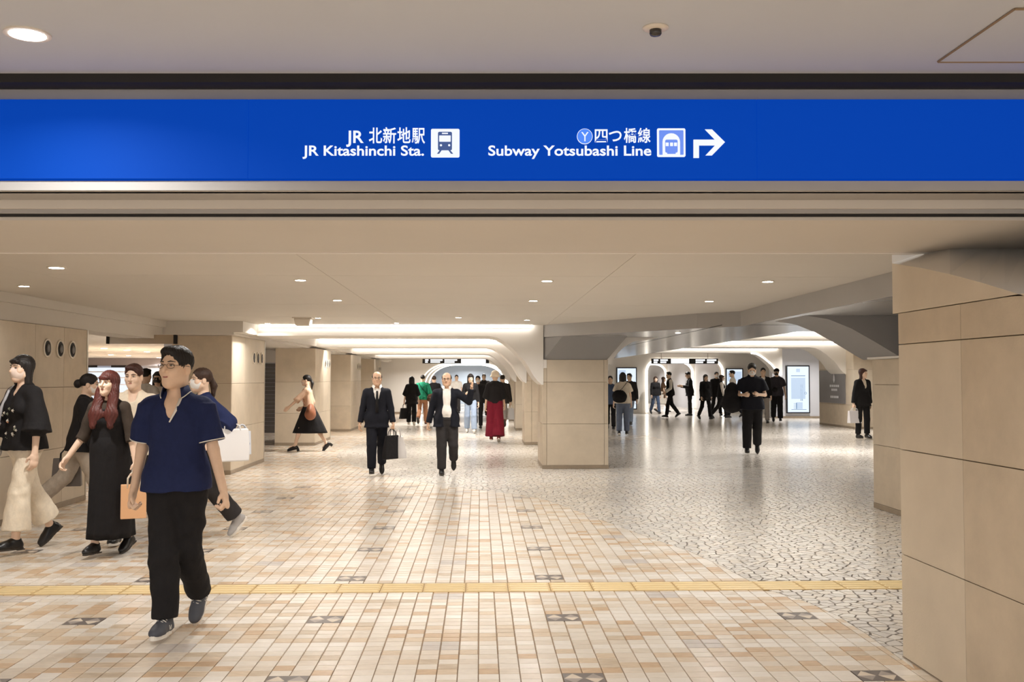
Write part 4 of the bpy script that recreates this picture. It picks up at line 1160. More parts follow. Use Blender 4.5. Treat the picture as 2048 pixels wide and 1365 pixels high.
    for s in (-1, 1):
        S.ell(HD((s * .036, .052, -.026)), (.028, .026, .028), Rh, .02)
        S.ell(HD((s * .031, .091, .004)), (.020, .016, .013), Rh, .012, True)
        S.cone(HD((s * .012, .078, .024)), HD((s * .046, .062, .022)), .010, .009, .012)
        S.ell(HD((s * .074, -.012, -.012)), (.009, .022, .032), Rh, .006)
    S.cone(HD((0, .080, .012)), HD((0, .107, -.025)), .009, .0135, .008); S.cone(HD((-.013, .087, -.030)), HD((.013, .087, -.030)), .009, .009, .008)
    S.cone(HD((-.017, .079, -.056)), HD((.017, .079, -.056)), .0075, .0075, .008); S.cone(HD((-.014, .077, -.067)), HD((.014, .077, -.067)), .008, .008, .008)
    S.cone(HD((0, -.025, -.05)), T((0, -.012, .44)), .05 if fem else .056, .056, .03)
    V2, Q2 = S.mesh(); V2 = HS(V2); parts = [(V, Q), (V2, Q2)]
    # hands, finer
    for nm, gr in (('l', grip[0]), ('r', grip[1])):
        j = J[nm]; d = j['d2']; s = j['s']
        mdl = np.array([-s, 0, 0.]) if abs(d[0]) < .8 else np.array([0, 0, 1.])
        mdl = R @ mdl; mdl = unit(mdl - d * (mdl @ d)); f = np.cross(mdl, d); f = f if (f @ fw) >= -.2 or abs(d @ fw) > .8 else -f
        if abs(d @ fw) > .8 and f[2] < 0: f = -f
        S = Sdf(max(.0042, min(.008, res * .6)))
        W = j['wr']; j['f'] = f; j['m'] = mdl
        S.cone(j['el'] + (W - j['el']) * .7, W, .028, .025, .01)
        S.cone(W, W + d * .04, .025, .03, .012, mdl, .7); S.cone(W + d * .04, W + d * .085, .036, .038, .012, mdl, .42)
        for q in range(4):
            o0 = W + d * (.088 - abs(q - 1.3) * .003) + f * (.029 - q * .0195); Ls = (.042, .047, .044, .034)[q]
            c1 = math.radians(gr + q * 3); e1 = d * math.cos(c1) + mdl * math.sin(c1)
            c2 = math.radians(gr * 2.4 + 18 + q * 4); e2 = d * math.cos(c2) + mdl * math.sin(c2)
            p1 = o0 + e1 * Ls; p2 = p1 + e2 * Ls * .82
            S.cone(o0, p1, .0095, .0088, .006); S.cone(p1, p2, .0088, .0072, .004)
        t0 = W + d * .03 + f * .026; e = unit(d * .62 + f * .6 + mdl * .45); t1 = t0 + e * .036; t2 = t1 + unit(d * .85 + mdl * .5 + f * .1) * .03
        S.cone(t0, t1, .0135, .011, .01); S.cone(t1, t2, .0105, .0085, .004)
        parts.append(S.mesh())
        j['grip'] = W + d * .10 + mdl * .03
    o_ = 0; VV = []; QQ = []
    for v, q in parts: VV.append(v); QQ.append(q + o_); o_ += len(v)
    body = link('body', np_mesh('body', np.concatenate(VV) * K, np.concatenate(QQ), SK[skin]), None, root)
    def piece(name, S, m, par=root, wr=0.0, seed=0.0):
        v, q = S.mesh() if isinstance(S, Sdf) else S
        if len(v) == 0: return None
        v = wrinkle(v, q, wr, seed)
        if name in HEADP: v = HS(v)
        return link(name, np_mesh(name, v * K, q, m), None, par)
    def solid(name, b, m, par=root, smooth=True):
        if name in HEADP: b.v = [tuple(HS(p)) for p in b.v]
        b.v = [tuple(np.array(p) * K) for p in b.v]
        return b.build(name, m, par, smooth)
    rc = max(res, .0075)
    # --- face
    fx = Rh @ np.array([0, 1., 0])
    if face:
        for s in (-1, 1):
            S = Sdf(.0032); S.ell(HD((s * .031, .0775, .004)), (.0125, .008, .0042), Rh, .002); e = piece('eye', S, M_eye, body)
            S = Sdf(.0026); S.ell(HD((s * .0315, .0835, .004)), (.0052, .0035, .0043), Rh, .002); piece('iris', S, M_iris, body)
            b = MB(); b.tube([HD((s * .017, .0815, .0045)), HD((s * .024, .0855, .0088)), HD((s * .033, .0855, .0098)), HD((s * .042, .0805, .0072)), HD((s * .0465, .075, .004))], [.001, .0017, .0019, .0017, .001], 5); solid('eyelid', b, M_iris, body)
            b = MB(); b.tube([HD((s * .014, .0905, .0245)), HD((s * .03, .0885, .029)), HD((s * .05, .0705, .0245))], [.0034, .0042, .002], 6, flat=.7); solid('eyebrow', b, hair[1] or HB, body)
        if not mask:
            b = MB(); b.tube([HD((-.025, .0785, -.0610)), HD((-.012, .0862, -.0590)), HD((0, .0872, -.0605)), HD((.012, .0862, -.0590)), HD((.025, .0785, -.0610))], [.0012, .0046, .0042, .0046, .0012], 6); solid('lips', b, lip or M_lip, body)
    else:
        for s in (-1, 1):
            S = Sdf(.006); S.ell(HD((s * .031, .082, .006)), (.014, .008, .007), Rh, .002); piece('eye', S, M_iris, body)
    if mask:
        S = Sdf(max(.0045, rc * .6)); S.ell(HD((0, .026, -.044)), (.066, .077, .072), Rh)
        S.ell(HD((0, .088, -.02)), (.018, .022, .03), Rh, .02)
        S.cut(HD((0, 0, -.012)), Rh @ unit(np.array([0, -.25, 1.]))); S.cut(HD((0, .012, 0)), Rh @ np.array([0, -1., 0])); S.cut(HD((0, 0, -.108)), Rh @ np.array([0, 0, -1.]))
        mk = piece('face_mask', S, mask)
        for s in (-1, 1):
            b = MB(); b.tube([HD((s * .064, .02, -.03)), HD((s * .077, -.005, .0)), HD((s * .08, -.02, .0))], .0016, 5); solid('ear_loop', b, mask, mk)
    if glasses:
        b = MB(); ring = []
        for s in (-1, 1):
            pts = [HD((s * .033 + .021 * math.cos(a), .099 - .2 * abs(.021 * math.cos(a) + 0) - .012 * (s * math.cos(a) > 0), .002 + .0145 * math.sin(a))) for a in [i * math.pi / 8 for i in range(16)]]
            b.tube(pts, .0012, 5, closed=True)
            b.tube([HD((s * .054, .088, .006)), HD((s * .075, .05, .006)), HD((s * .0815, -.01, .004)), HD((s * .08, -.025, -.004))], .0015, 5)
        b.tube([HD((-.012, .0985, .006)), HD((0, .1005, .009)), HD((.012, .0985, .006))], .0013, 5)
        solid('glasses', b, M_wire)
    # --- hair
    style, hm = hair[:2]; hm = hm or HB
    if style:
        S = Sdf(max(.0055, rc * .7))
        if style == 'bald':
            S.ell(HD((0, -.02, .022)), (.085, .1, .082), Rh)
            S.ell(HD((0, .035, .112)), (.052, .10, .072), Rh, .015, True)
            S.cut(HD((0, .025, 0)), Rh @ unit(np.array([0, 1., .25]))); S.cut(HD((0, 0, -.06)), Rh @ np.array([0, 0, -1.]))
            for s in (-1, 1): S.ell(HD((s * .085, .0, -.012)), (.02, .03, .038), Rh, .008, True)
        else:
            S.ell(HD((0, -.017, .038)), (.080, .100, .087), Rh)
            if style == 'short':
                S.ell(HD((.012, .045, .086)), (.05, .042, .028), Rh, .02)
                S.ell(HD((0, .108, -.018)), (.066, .078, .092), Rh, .012, True)
                S.cut(HD((0, -.02, -.055)), Rh @ unit(np.array([0, .55, -1.])))
                for s in (-1, 1): S.ell(HD((s * .09, .005, -.02)), (.026, .032, .042), Rh, .008, True)
            elif style in ('bob', 'long', 'pony', 'bun', 'mid'):
                L = {'bob': -.13, 'long': -.33, 'mid': -.2, 'pony': -.05, 'bun': -.04}[style]
                if style in ('bob', 'long', 'mid'):
                    for s in (-1, 1):
                        S.cone(HD((s * .062, -.02, .03)), HD((s * (.072 if style != 'long' else .082), -.012 if style != 'long' else .01, L)), .034, .026, .03)
                    S.cone(HD((0, -.055, .02)), HD((0, -.058 if style != 'long' else -.075, L)), .062, .05, .03, Rh @ np.array([0, 1., 0]), .6)
                    S.ell(HD((0, .112, -.05)), (.062, .10, .115), Rh, .012, True)
                    if style == 'long' and 'front' in (hair + (None,))[2:]:
                        for s in (-1, 1): S.cone(HD((s * .07, .015, -.08)), T((s * .08, .118, .37)), .046, .05, .04, fw, .5); S.cone(T((s * .08, .118, .37)), T((s * .085, .15, .27)), .05, .03, .03, fw, .45)
                    if style != 'long': S.ell(HD((0, .07, .062)), (.055, .03, .022), Rh, .015)
                    else: S.ell(HD((0, .074, .045)), (.054, .02, .028), Rh, .012)
                else:
                    S.ell(HD((0, .108, -.018)), (.063, .08, .090), Rh, .012, True)
                    S.cut(HD((0, -.03, -.06)), Rh @ unit(np.array([0, .6, -1.])))
                    for s in (-1, 1): S.ell(HD((s * .09, .005, -.02)), (.024, .03, .04), Rh, .008, True)
                    if style == 'bun': S.ell(HD((0, -.13, -.005)), (.048, .042, .05), Rh, .012)
                    else:
                        S.cone(HD((0, -.10, .02)), HD((0, -.135, -.06)), .026, .032, .015); S.cone(HD((0, -.135, -.06)), HD((0, -.125, -.2)), .032, .014, .015)
        hv, hq = S.mesh()
        if len(hv):
            nn = vnormals(hv, hq); q3 = (hv - Hc) @ Rh; an_ = np.arctan2(q3[:, 0], q3[:, 1] + .02)
            hv = hv + nn * (.0016 * np.sin(an_ * 34 + 3 * np.sin(q3[:, 2] * 40)) + .0012 * np.sin(an_ * 71 + q3[:, 2] * 25))[:, None]
            piece('hair', (hv, hq), hm)
    if lid:      # brimmed hat or cap
        S = Sdf(max(.006, rc * .7)); bk = lid[0] != 'cap'; S.ell(HD((0, -.012, .05 if bk else .058)), (.096, .114, .09) if bk else (.092, .11, .082), Rh); S.cut(HD((0, 0, -.03 if bk else .035)), Rh @ np.array([0, 0, -1.]))
        if lid[0] == 'cap': S.cone(HD((0, .07, .045)), HD((0, .16, .032)), .062, .05, .01, Rh @ np.array([0, 0, 1.]), .12)
        else: S.cone(HD((0, -.012, -.035)), HD((0, -.012, .02)), .13, .105, .015, None, 1, True)
        piece('hat', S, lid[1])
    # --- clothes
    fn = None
    def garment(name, c, m=None):
        o = c.get('off', .013); S = Sdf(rc)
        hem = c.get('hem', -.06)
        torso(S, o, hem, c.get('flare', 0.0))
        sl = c.get('sleeve', 'short'); sr = c.get('sr', .012)
        for nm in 'lr':
            j = J[nm]; sh, el, wr = j['sh'], j['el'], j['wr']
            if sl == 'none': continue
            S.ell(sh + R @ np.array([-j['s'] * .012, 0, -.008]), (.051 + o * .6,) * 3, None, .03)
            if sl == 'short':
                S.cone(sh, sh + (el - sh) * c.get('len', .72), .047 * g + o * .7, .048 * g + o * .8 + sr, .025, None, 1, True)
            elif sl == 'elbow':
                S.cone(sh, el, .046 * g + o * .7, .043 + o * .8 + sr, .02); S.cone(el, el + (wr - el) * .25, .043 + o * .8 + sr, .045 + o * .8 + sr * 1.4, .012, None, 1, True)
            else:
                S.cone(sh, el, .045 * g + o * .85, .039 + o * .75, .02); S.cone(el, el + (wr - el) * .985, .039 + o * .75, .029 + o * .7 + sr * .6, .012, None, 1, True)
        # neck opening
        S.ell(N + R @ np.array([0, .012, .052]), (.062, .068, .062), None, .01, True)
        v = c.get('vneck', 0)
        if v: S.cone(N + R @ np.array([0, .072, .012]), N + R @ np.array([0, .10, -.03]), c.get('vw', .045) * 1.1, c.get('vw', .045), .01, None, 1, False, True); S.cone(N + R @ np.array([0, .10, .0]), T((0, .145 * g, .47 - v)), c.get('vw', .045), c.get('open', .012), .01, None, 1, False, True)
        if c.get('open'):
            for z0, z1 in ((.47 - v, .12), (.12, hem - .05)): S.cone(T((0, .15 * g, z0)), T((0, .17 * g, z1)), c['open'], c['open'] * 1.25, .01, None, 1, False, True)
        zc = T((0, 0, hem)); S.cut(zc, -(R @ np.array([0, 0, 1.])), .35)
        return piece(name, S, c['m'], root, c.get('wr', .004 if rc < .011 else .0035), c.get('seed', .7))
    if bottom:
        kind = bottom['kind']
        if kind == 'trousers':
            S = Sdf(rc); gg = g
            tk = .016 if bottom.get('tuck') else 0.0
            S.cone(T((0, 0, .0)), T((0, 0, .10)), (.162 if fem else .152) * gg + tk, .140 * gg + tk, .03, fw, .78, True)
            S.cone(T((-.07, .0, -.03)), T((.07, .0, -.03)), .116 * gg, .116 * gg, .03)
            S.cone(T((0, .01, -.08)), T((0, -.01, -.09)), .085, .085, .03)
            w1, w2, w3 = bottom.get('w', (.092, .072, .066)); ln = bottom.get('len', .97)
            for nm in 'lr':
                j = J[nm]
                S.cone(j['hp'] + np.array([0, 0, .01]), j['kn'], w1 * gg, w2, .03)
                S.cone(j['kn'], j['kn'] + (j['an'] - j['kn']) * ln, w2, w3, .012, None, 1, True); S.ell(j['kn'], (w2,) * 3, None, .01)
            piece('trousers', S, bottom['m'], root, bottom.get('wr', .005 if rc < .011 else .004), bottom.get('seed', 2.1))
        else:        # skirt or dress, a hanging tube round both legs
            zt = P[2] + (.10 if kind == 'skirt' else .2); zl = bottom['len']; n = 40; rows = 16; V = []; Q = []
            kx_ = (J['l']['kn'] + J['r']['kn']) / 2; ax_ = (J['l']['an'] + J['r']['an']) / 2
            spread = abs(J['l']['an'][1] - J['r']['an'][1]) / 2
            for i in range(rows + 1):
                t = i / rows; z = zt + (zl - zt) * t
                w0 = .15 if kind == 'dress' else .14; wx = w0 + (bottom['w'] - w0) * t ** .8; wy = .11 + (bottom['w'] * .85 + spread * bottom.get('sp', .55) - .11) * t ** .9
                hp_ = math.sin(min(1, t / .16) * math.pi / 2); wx = max(wx, w0 + (.188 - w0) * hp_); wy = max(wy, .11 + .04 * hp_)
                c = np.array([0, (ax_[1]) * t * .7, 0])
                for q in range(n):
                    a = 2 * math.pi * q / n; pl = 1 + bottom.get('pleat', .05) * t * math.sin(a * 9 + .6 * math.sin(3 * a))
                    V.append((c[0] + wx * pl * math.cos(a), c[1] + wy * pl * math.sin(a), z))
            n2 = len(V)
            for q in range(n): V.append((V[rows * n + q][0] * .96, V[rows * n + q][1] * .96, zl + .03))
            Q = [(i * n + q, (i + 1) * n + q, (i + 1) * n + (q + 1) % n, i * n + (q + 1) % n) for i in range(rows) for q in range(n)]
            Q += [(rows * n + q, n2 + q, n2 + (q + 1) % n, rows * n + (q + 1) % n) for q in range(n)]
            V = np.array(V); Q = np.array(Q)[:, ::-1]
            piece('skirt' if kind == 'skirt' else 'dress', (V, Q), bottom['m'], root, .003, .3)
    tp = garment('shirt', top) if top else None
    ov = garment('jacket', over) if over else None
    if collar:
        V = []; n = 21
        for lay in (0, 1):
            for i in range(n):
                u = -1 + 2 * i / (n - 1); a = math.radians(u * (collar_open)) - math.pi / 2
                fr = max(0, abs(u) - .72) / .28
                for r_, z_ in ((.062 + .004 * lay, .052 - .012 * fr), (.069 + .004 * lay, .058 - .014 * fr - .002 * lay), (.082 + .003 * lay, .016 - .033 * fr + .004 * lay)):
                    V.append(N + R @ np.array([r_ * math.cos(a), r_ * 1.02 * math.sin(a) + .012 + .018 * fr, z_]))
        F_ = []
        for lay in (0, 1):
            o0 = lay * n * 3
            for i in range(n - 1):
                for k_ in (0, 1):
                    q = (o0 + i * 3 + k_, o0 + (i + 1) * 3 + k_, o0 + (i + 1) * 3 + k_ + 1, o0 + i * 3 + k_ + 1); F_.append(q if lay else q[::-1])
        b = MB(); b.add(V, F_); solid('collar', b, collar)
    if tie:
        b = MB(); pts = [T((0, .098, .455)), T((0, .118, .42)), T((0, .136 * g, .33)), T((0, .132 * g, .22)), T((0, .128 * g, .1))]
        b.tube([p + fw * .012 for p in pts], [.016, .014, .021, .026, .028], 8, flat=.35); solid('tie', b, tie)
    if belt:
        pts = [T((.160 * g * math.cos(a), .126 * g * math.sin(a), .085)) for a in [i * math.pi / 12 for i in range(24)]]
        b = MB(); b.tube(pts, .014, 6, flat=.5, closed=True); bl = solid('belt', b, belt)
        p = T((0, .138 * g, .085)); b = MB(); b.box(p[0] - .02, p[0] + .02, p[1] - .005, p[1] + .008, p[2] - .015, p[2] + .015); solid('buckle', b, M_steel, bl, False)
    # --- shoes
    kind, sm, so_ = shoes
    me, sole = shoe_mesh(kind, sm or L_black, so_ or L_soled)
    for nm in 'lr':
        j = J[nm]; o = link('shoe', me, None, root)
        lift = .045 if kind == 'heel' else 0
        o.location = tuple(j['an'] * K); o.rotation_euler = (D(j['fp'] - (18 if kind == 'heel' else 0)), 0, 0); o.scale = (K,) * 3
        s2 = link('sole', sole, None, o)
        j['shoe'] = o
    bpy.context.view_layer.update()
    MW = root.matrix_world
    out = {'root': root, 'K': K, 'W': lambda v: MW @ Vector(tuple(np.array(v) * K)), 'J': J, 'T': T, 'HD': HD, 'N': N, 'fw': fw, 'solid': solid, 'g': g, 'R': R}
    return out
def hand(p, nm): return p['W'](p['J'][nm]['grip'])

# ------------------------------------------------------------------ bags and things carried
def bag(name, label, cat, pos, w, d, h, m, rz=0.0, handle='loop', hm=None, taper=.9, hh=.18, soft=.0, hang=True):
    """pos: where the hand holds the handle"""
    top = Vector(pos); drop = hh if handle else 0.0
    t = empty(name, (top.x, top.y, top.z - drop - h), rz); tag(t, label, cat)
    w2, d2 = w / 2, d / 2; tw = w2 * taper
    b = MB(); rows = 6; n = 4
    ring = lambda z, a, c: [(-a, -c, z), (a, -c, z), (a, c, z), (-a, c, z)]
    lv = []
    for i in range(rows + 1):
        s = i / rows; bul = 1 + soft * math.sin(s * math.pi)
        lv += ring(h * s, (w2 + (tw - w2) * s) * bul, d2 * (1 - .55 * s) * bul)
    f = [(i * 4 + j, i * 4 + (j + 1) % 4, (i + 1) * 4 + (j + 1) % 4, (i + 1) * 4 + j) for i in range(rows) for j in range(4)]
    f += [(3, 2, 1, 0), tuple(rows * 4 + j for j in range(4))]
    b.add(lv, f); o = b.build('bag_body', m, t); add_bevel(o, .012 if soft else .004, 2 if soft else 1)
    if handle:
        for s in (-1, 1):
            pts = [(-tw * .5, s * d2 * .4, h - .03), (-tw * .46, s * d2 * .35, h + hh * .5), (-tw * .2, s * .008, h + hh * .92), (0, s * .006, h + hh), (tw * .2, s * .008, h + hh * .92), (tw * .46, s * d2 * .35, h + hh * .5), (tw * .5, s * d2 * .4, h - .03)]
            MB().tube(pts, .007, 6).build('handle', hm or m, t, True)
    return t
def soft_bag(name, label, cat, pos, r, m, rot=None, rz=0.0):
    t = empty(name, pos, rz); tag(t, label, cat)
    S = Sdf(.012); rx_, ry_, rz2 = r
    S.cone((-rx_ * .35, 0, -rz2 * .4), (rx_ * .35, 0, -rz2 * .4), ry_ * 1.1, ry_ * 1.1, .05); S.ell((0, 0, 0), r, None, .05); S.ell((0, ry_ * .5, -rz2 * .35), (rx_ * .75, ry_ * .7, rz2 * .45), None, .03)
    V, Q = S.mesh(); V = wrinkle(V, Q, .006, 1.0); o = link('bag_body', np_mesh('bag_body', V, Q, m), None, t)
    return t
def strap(p, pts, m, r=.009, name='strap', par=None):
    """strap over a person's body; belongs to the bag that hangs on it"""
    b = MB(); b.tube([tuple(q) for q in pts], r, 6, flat=.5)
    o = b.build(name, m, None, True)
    if par is not None:
        bpy.context.view_layer.update(); o.parent = par; o.matrix_parent_inverse = par.matrix_world.inverted()
    return o
def phone(label, p, nm, rz=0.0):
    t = empty('phone', hand(p, nm), rz); tag(t, label, 'phone')
    add_bevel(MB().box(-.036, .036, -.006, .006, -.05, .08).build('case', L_black, t), .004); MB().box(-.033, .033, .006, .0075, -.045, .075).build('glass', M_bezel, t); t.rotation_euler = (D(-50), 0, rz)
    return t
# ------------------------------------------------------------------ the people in the photograph
# man in the navy polo shirt, nearest
WALK_R = dict(rl=(20, 6, 2, 4), ll=(-14, -46, 2, -48))
WALK_L = dict(ll=(20, 6, 2, 4), rl=(-14, -46, 2, -48))
p = person('man in navy polo shirt and black trousers walking nearest, wearing glasses', 350, 1270, 692, 184, 'm', 1.0, 2, 0, la=(4, 12, 14, 18), ra=(-6, 11, 4, 10), rl=(9, 3, -5, 2), ll=(-6, -38, -4, -46),
           hyaw=16, hpitch=3, skin='b', hair=('short', HB), top=dict(m=K_navy, sleeve='short', hem=-.07, off=.02, vneck=.13, vw=.05, sr=.013, len=.8, wr=.0075),
           bottom=dict(kind='trousers', m=K_black, w=(.104, .086, .076), wr=.008), shoes=('sneaker', L_sneak, L_sole), glasses=True, collar=K_navy, grip=(48, 50), res=.0075, hs=1.07, collar_open=134)
# white piping of the sleeves, placket and collar, laces and logo of the shoes
for nm in 'lr':
    j = p['J'][nm]; c = j['sh'] + (j['el'] - j['sh']) * .795; d = unit(j['el'] - j['sh']); a = unit(np.cross(d, [0, 1, .2])); e = np.cross(d, a)
    b = MB(); b.tube([c + (a * math.cos(q) + e * math.sin(q)) * .0775 for q in [i * math.pi / 12 for i in range(24)]], .0035, 5, closed=True); p['solid']('cuff_piping', b, K_white)
T = p['T']
b = MB(); b.tube([p['N'] + p['R'] @ np.array([-.048, .07, -.02]), T((-.034, .112, .41)), T((-.008, .142, .345))], [.012, .010, .006], 6, flat=.5); p['solid']('placket', b, K_white)
b = MB(); pts = []
for i in range(21):
    u = -1 + 2 * i / 20; a = math.radians(u * 134) - math.pi / 2; fr = max(0, abs(u) - .72) / .28
    pts.append(p['N'] + p['R'] @ np.array([.0865 * math.cos(a), .0865 * 1.02 * math.sin(a) + .012 + .018 * fr, .017 - .033 * fr]))
b.tube(pts, .0035, 5); p['solid']('collar_piping', b, K_white)
for nm in 'lr':
    sh = p['J'][nm]['shoe']
    for k in range(5):
        y = .028 + k * .016; z = .03 - k * .0085
        MB().tube([(-.03, y, z - .012), (-.012, y + .004, z + .003), (.012, y - .004, z + .003), (.03, y, z - .012)], .0035, 5).build('lace', L_sole, sh, True)
    for s in (-1, 1):
        MB().tube([(s * .0415, .005, -.05), (s * .0405, .010, -.022), (s * .0425, .032, -.048), (s * .041, .038, -.02)], .003, 5).build('side_letter', L_sole, sh, True)

# woman in black floral blouse, cream flared trousers
p1 = person('woman in black floral blouse and cream flared trousers, pale face mask', 46, 1104, 710, 214, 'f', 1.02, 2, 0, la=(2, 10, 10, 6), ra=(12, 8, 95, -18), ll=(14, 4, 1, 2), rl=(-16, -30, 1, -40), hyaw=-4,
            skin='a', hair=('bob', HB), top=dict(m=K_black, sleeve='elbow', hem=-.05, off=.03, flare=.02, vneck=.10, vw=.04, sr=.04), bottom=dict(kind='trousers', m=K_ivory, w=(.10, .09, .12), len=.78),
            shoes=('leather', L_black, L_soled), mask=M_maskp, res=.0085, grip=(18, 60))
rn = random.Random(5)
M_fl = [mat('flower_white', rgb(200, 192, 180), .8), mat('flower_peach', rgb(206, 150, 118), .8), mat('flower_leaf', rgb(120, 122, 104), .8)]
T = p1['T']
for k in range(16):
    zz = rn.uniform(.0, .33); xx = rn.uniform(-.10, .06); yy = math.sqrt(max(.0, 1 - (xx / .2) ** 2)) * (.135 + .012 * math.sin(zz * 9)) + (.03 if .24 < zz < .36 else 0) + .002
    b = MB(); r0 = rn.uniform(.012, .024); c = np.array((xx, yy, zz)); n_ = unit(np.array([xx * 1.5, 1, 0])); u_ = unit(np.cross([0, 0, 1], n_)); w_ = np.cross(n_, u_)
    pts = [c + n_ * .012] + [c + (u_ * math.cos(a) + w_ * math.sin(a)) * r0 * (.62 + .38 * math.cos(5 * a)) - n_ * .004 for a in [i * math.pi / 10 for i in range(20)]]
    b.add([T(q) for q in pts], [(0, i + 1, (i + 1) % 20 + 1) for i in range(20)]); p1['solid']('flower', b, M_fl[rn.choice((0, 0, 1, 2))], None or p1['root'], False)
hb = soft_bag('shoulder_bag', 'grey shoulder bag at the hip of the floral blouse woman', 'bag', p1['W'](p1['T']((.27, .14, -.02))), (.15, .06, .13), mat('bag_grey', rgb(178, 178, 182), .5), rz=-D(244))
W = p1['W']; T = p1['T']
strap(p1, [W(T((.19, .08, .1))), W(T((.12, .165, .2))), W(T((.08, .16, .33))), W(T((.08, .09, .47))), W(T((.09, .0, .525)))], mat('bag_grey', rgb(178, 178, 182), .5), .012, par=hb)

# woman with hair in a bun walking the other way
p2 = person('woman with dark bun seen from the side, black top, grey trousers, face mask', 160, 1040, 748, 78, 'f', 1.05, 5, 0, la=(-16, 8, -10, 4), ra=(16, 8, 28, 4), rl=(24, 14, 1, 6), ll=(-26, -48, 1, -55), hpitch=-6,
            skin='a', hair=('bun', HB), top=dict(m=K_black, sleeve='long', hem=-.1, off=.03, flare=.02, sr=.03), bottom=dict(kind='trousers', m=K_lgrey, w=(.105, .092, .09)), shoes=('leather', L_black, L_soled), mask=M_mask, res=.01)
bag('tote_bag', 'flat grey tote bag carried by the woman with bun', 'bag', hand(p2, 'l') + Vector((-.03, 0, .06)), .30, .09, .30, mat('bag_taupe', rgb(112, 104, 98), .6), rz=-D(78) + math.pi / 2, hh=.1, hm=L_black)
# red haired woman in long black dress
p3 = person('woman with long red hair in long black dress with sheer sleeves', 216, 1112, 741, 188, 'f', 1.03, 2, 0, la=(6, 16, 14, 16), ra=(8, 16, 32, 22), ll=(-8, -22, 1, -20), rl=(8, 2, 1, 2), hyaw=8, hpitch=3, skin='a',
            hair=('long', HR, 'front'), top=dict(m=K_sheer, sleeve='elbow', hem=-.02, off=.01, sr=.002), bottom=dict(kind='dress', m=K_black, len=.17, w=.2, pleat=.06), over=dict(m=K_black, sleeve='none', hem=-.02, off=.022, vneck=.05),
            shoes=('leather', L_black, L_soled), lip=M_lipr, res=.0085, grip=(30, 30))
bag('paper_bag', 'peach paper carrier bag beside the red haired woman', 'bag', hand(p3, 'l'), .20, .09, .28, mat('paper_peach', rgb(226, 176, 132), .7), rz=.35, taper=1.0, hh=.10, hm=K_cream)
# person in white shirt behind her
p4 = person('young person in cream white shirt behind the red haired woman', 266, 1084, 728, 176, 'm', .95, 2, 0, hyaw=6, hpitch=-4, skin='a', hair=('short', HDR), top=dict(m=K_ivory, sleeve='short', hem=-.08, off=.025, sr=.02, vneck=.05),
            bottom=dict(kind='trousers', m=K_char), shoes=('sneaker', L_black, L_sole), res=.010, **WALK_R)
p5 = person('man with black backpack seen from behind in the shop opening', 288, 944, 737, 15, 'm', 1.0, 0, skin='b', hair=('short', HB), top=dict(m=K_white, sleeve='short', hem=-.1, off=.02, sr=.02), bottom=dict(kind='trousers', m=K_navy), ll=(3, 0, 3, 0), rl=(-3, -3, 3, 0))
soft_bag('backpack', 'black backpack on the man in the shop opening', 'backpack', p5['W'](p5['T']((-.02, -.25, .27))), (.16, .1, .22), K_black, rz=-D(15) + math.pi)
p6 = person('person in white shirt and black mask in the shop opening', 314, 932, 743, 175, 'm', .95, 2, skin='a', hair=('mid', HB), top=dict(m=K_white, sleeve='short', hem=-.1, off=.02, sr=.02), bottom=dict(kind='trousers', m=K_navy), mask=M_maskb, la=(10, 8, 60, -20), ll=(3, 0, 3, 0), rl=(-3, -3, 3, 0))
# woman behind the polo man with shopping bags
p8 = person('dark haired woman in navy top half hidden behind the polo man', 408, 1078, 736, 232, 'f', 1.03, 3, 0, hyaw=4, la=(-34, 16, 50, 4), ra=(0, 8, 8, 4), rl=(8, 2, 1, 2), ll=(-6, -40, 1, -48), skin='a', hair=('pony', HBr), top=dict(m=K_navy, sleeve='elbow', hem=-.05, off=.025, sr=.03),
            bottom=dict(kind='trousers', m=K_char, w=(.10, .09, .09), len=.9), shoes=('sneaker', mat('shoe_grey', rgb(170, 166, 164), .6), L_sole), res=.010, mask=M_mask)
bag('carrier_bag', 'white shopping bag carried behind the polo man', 'bag', p8['W'](p8['J']['l']['el'] + np.array([-.05, -.02, .0])), .30, .12, .30, mat('plastic_white', rgb(232, 230, 230), .45), rz=.5, taper=1.0, hh=.05, soft=.06)
t = bag('carrier_bag', 'small white bag with blue print behind the polo man', 'bag', p8['W'](p8['J']['l']['el'] + np.array([.02, -.16, -.02])), .16, .08, .22, mat('plastic_white2', rgb(220, 224, 232), .45), rz=.5, taper=1.0, hh=.06)
MB().lathe([(.035, 0), (.035, -.002)], 16, (.03, -.042, .1), 'y').build('blue_print', mat('print_blue', rgb(50, 100, 180), .5), t)

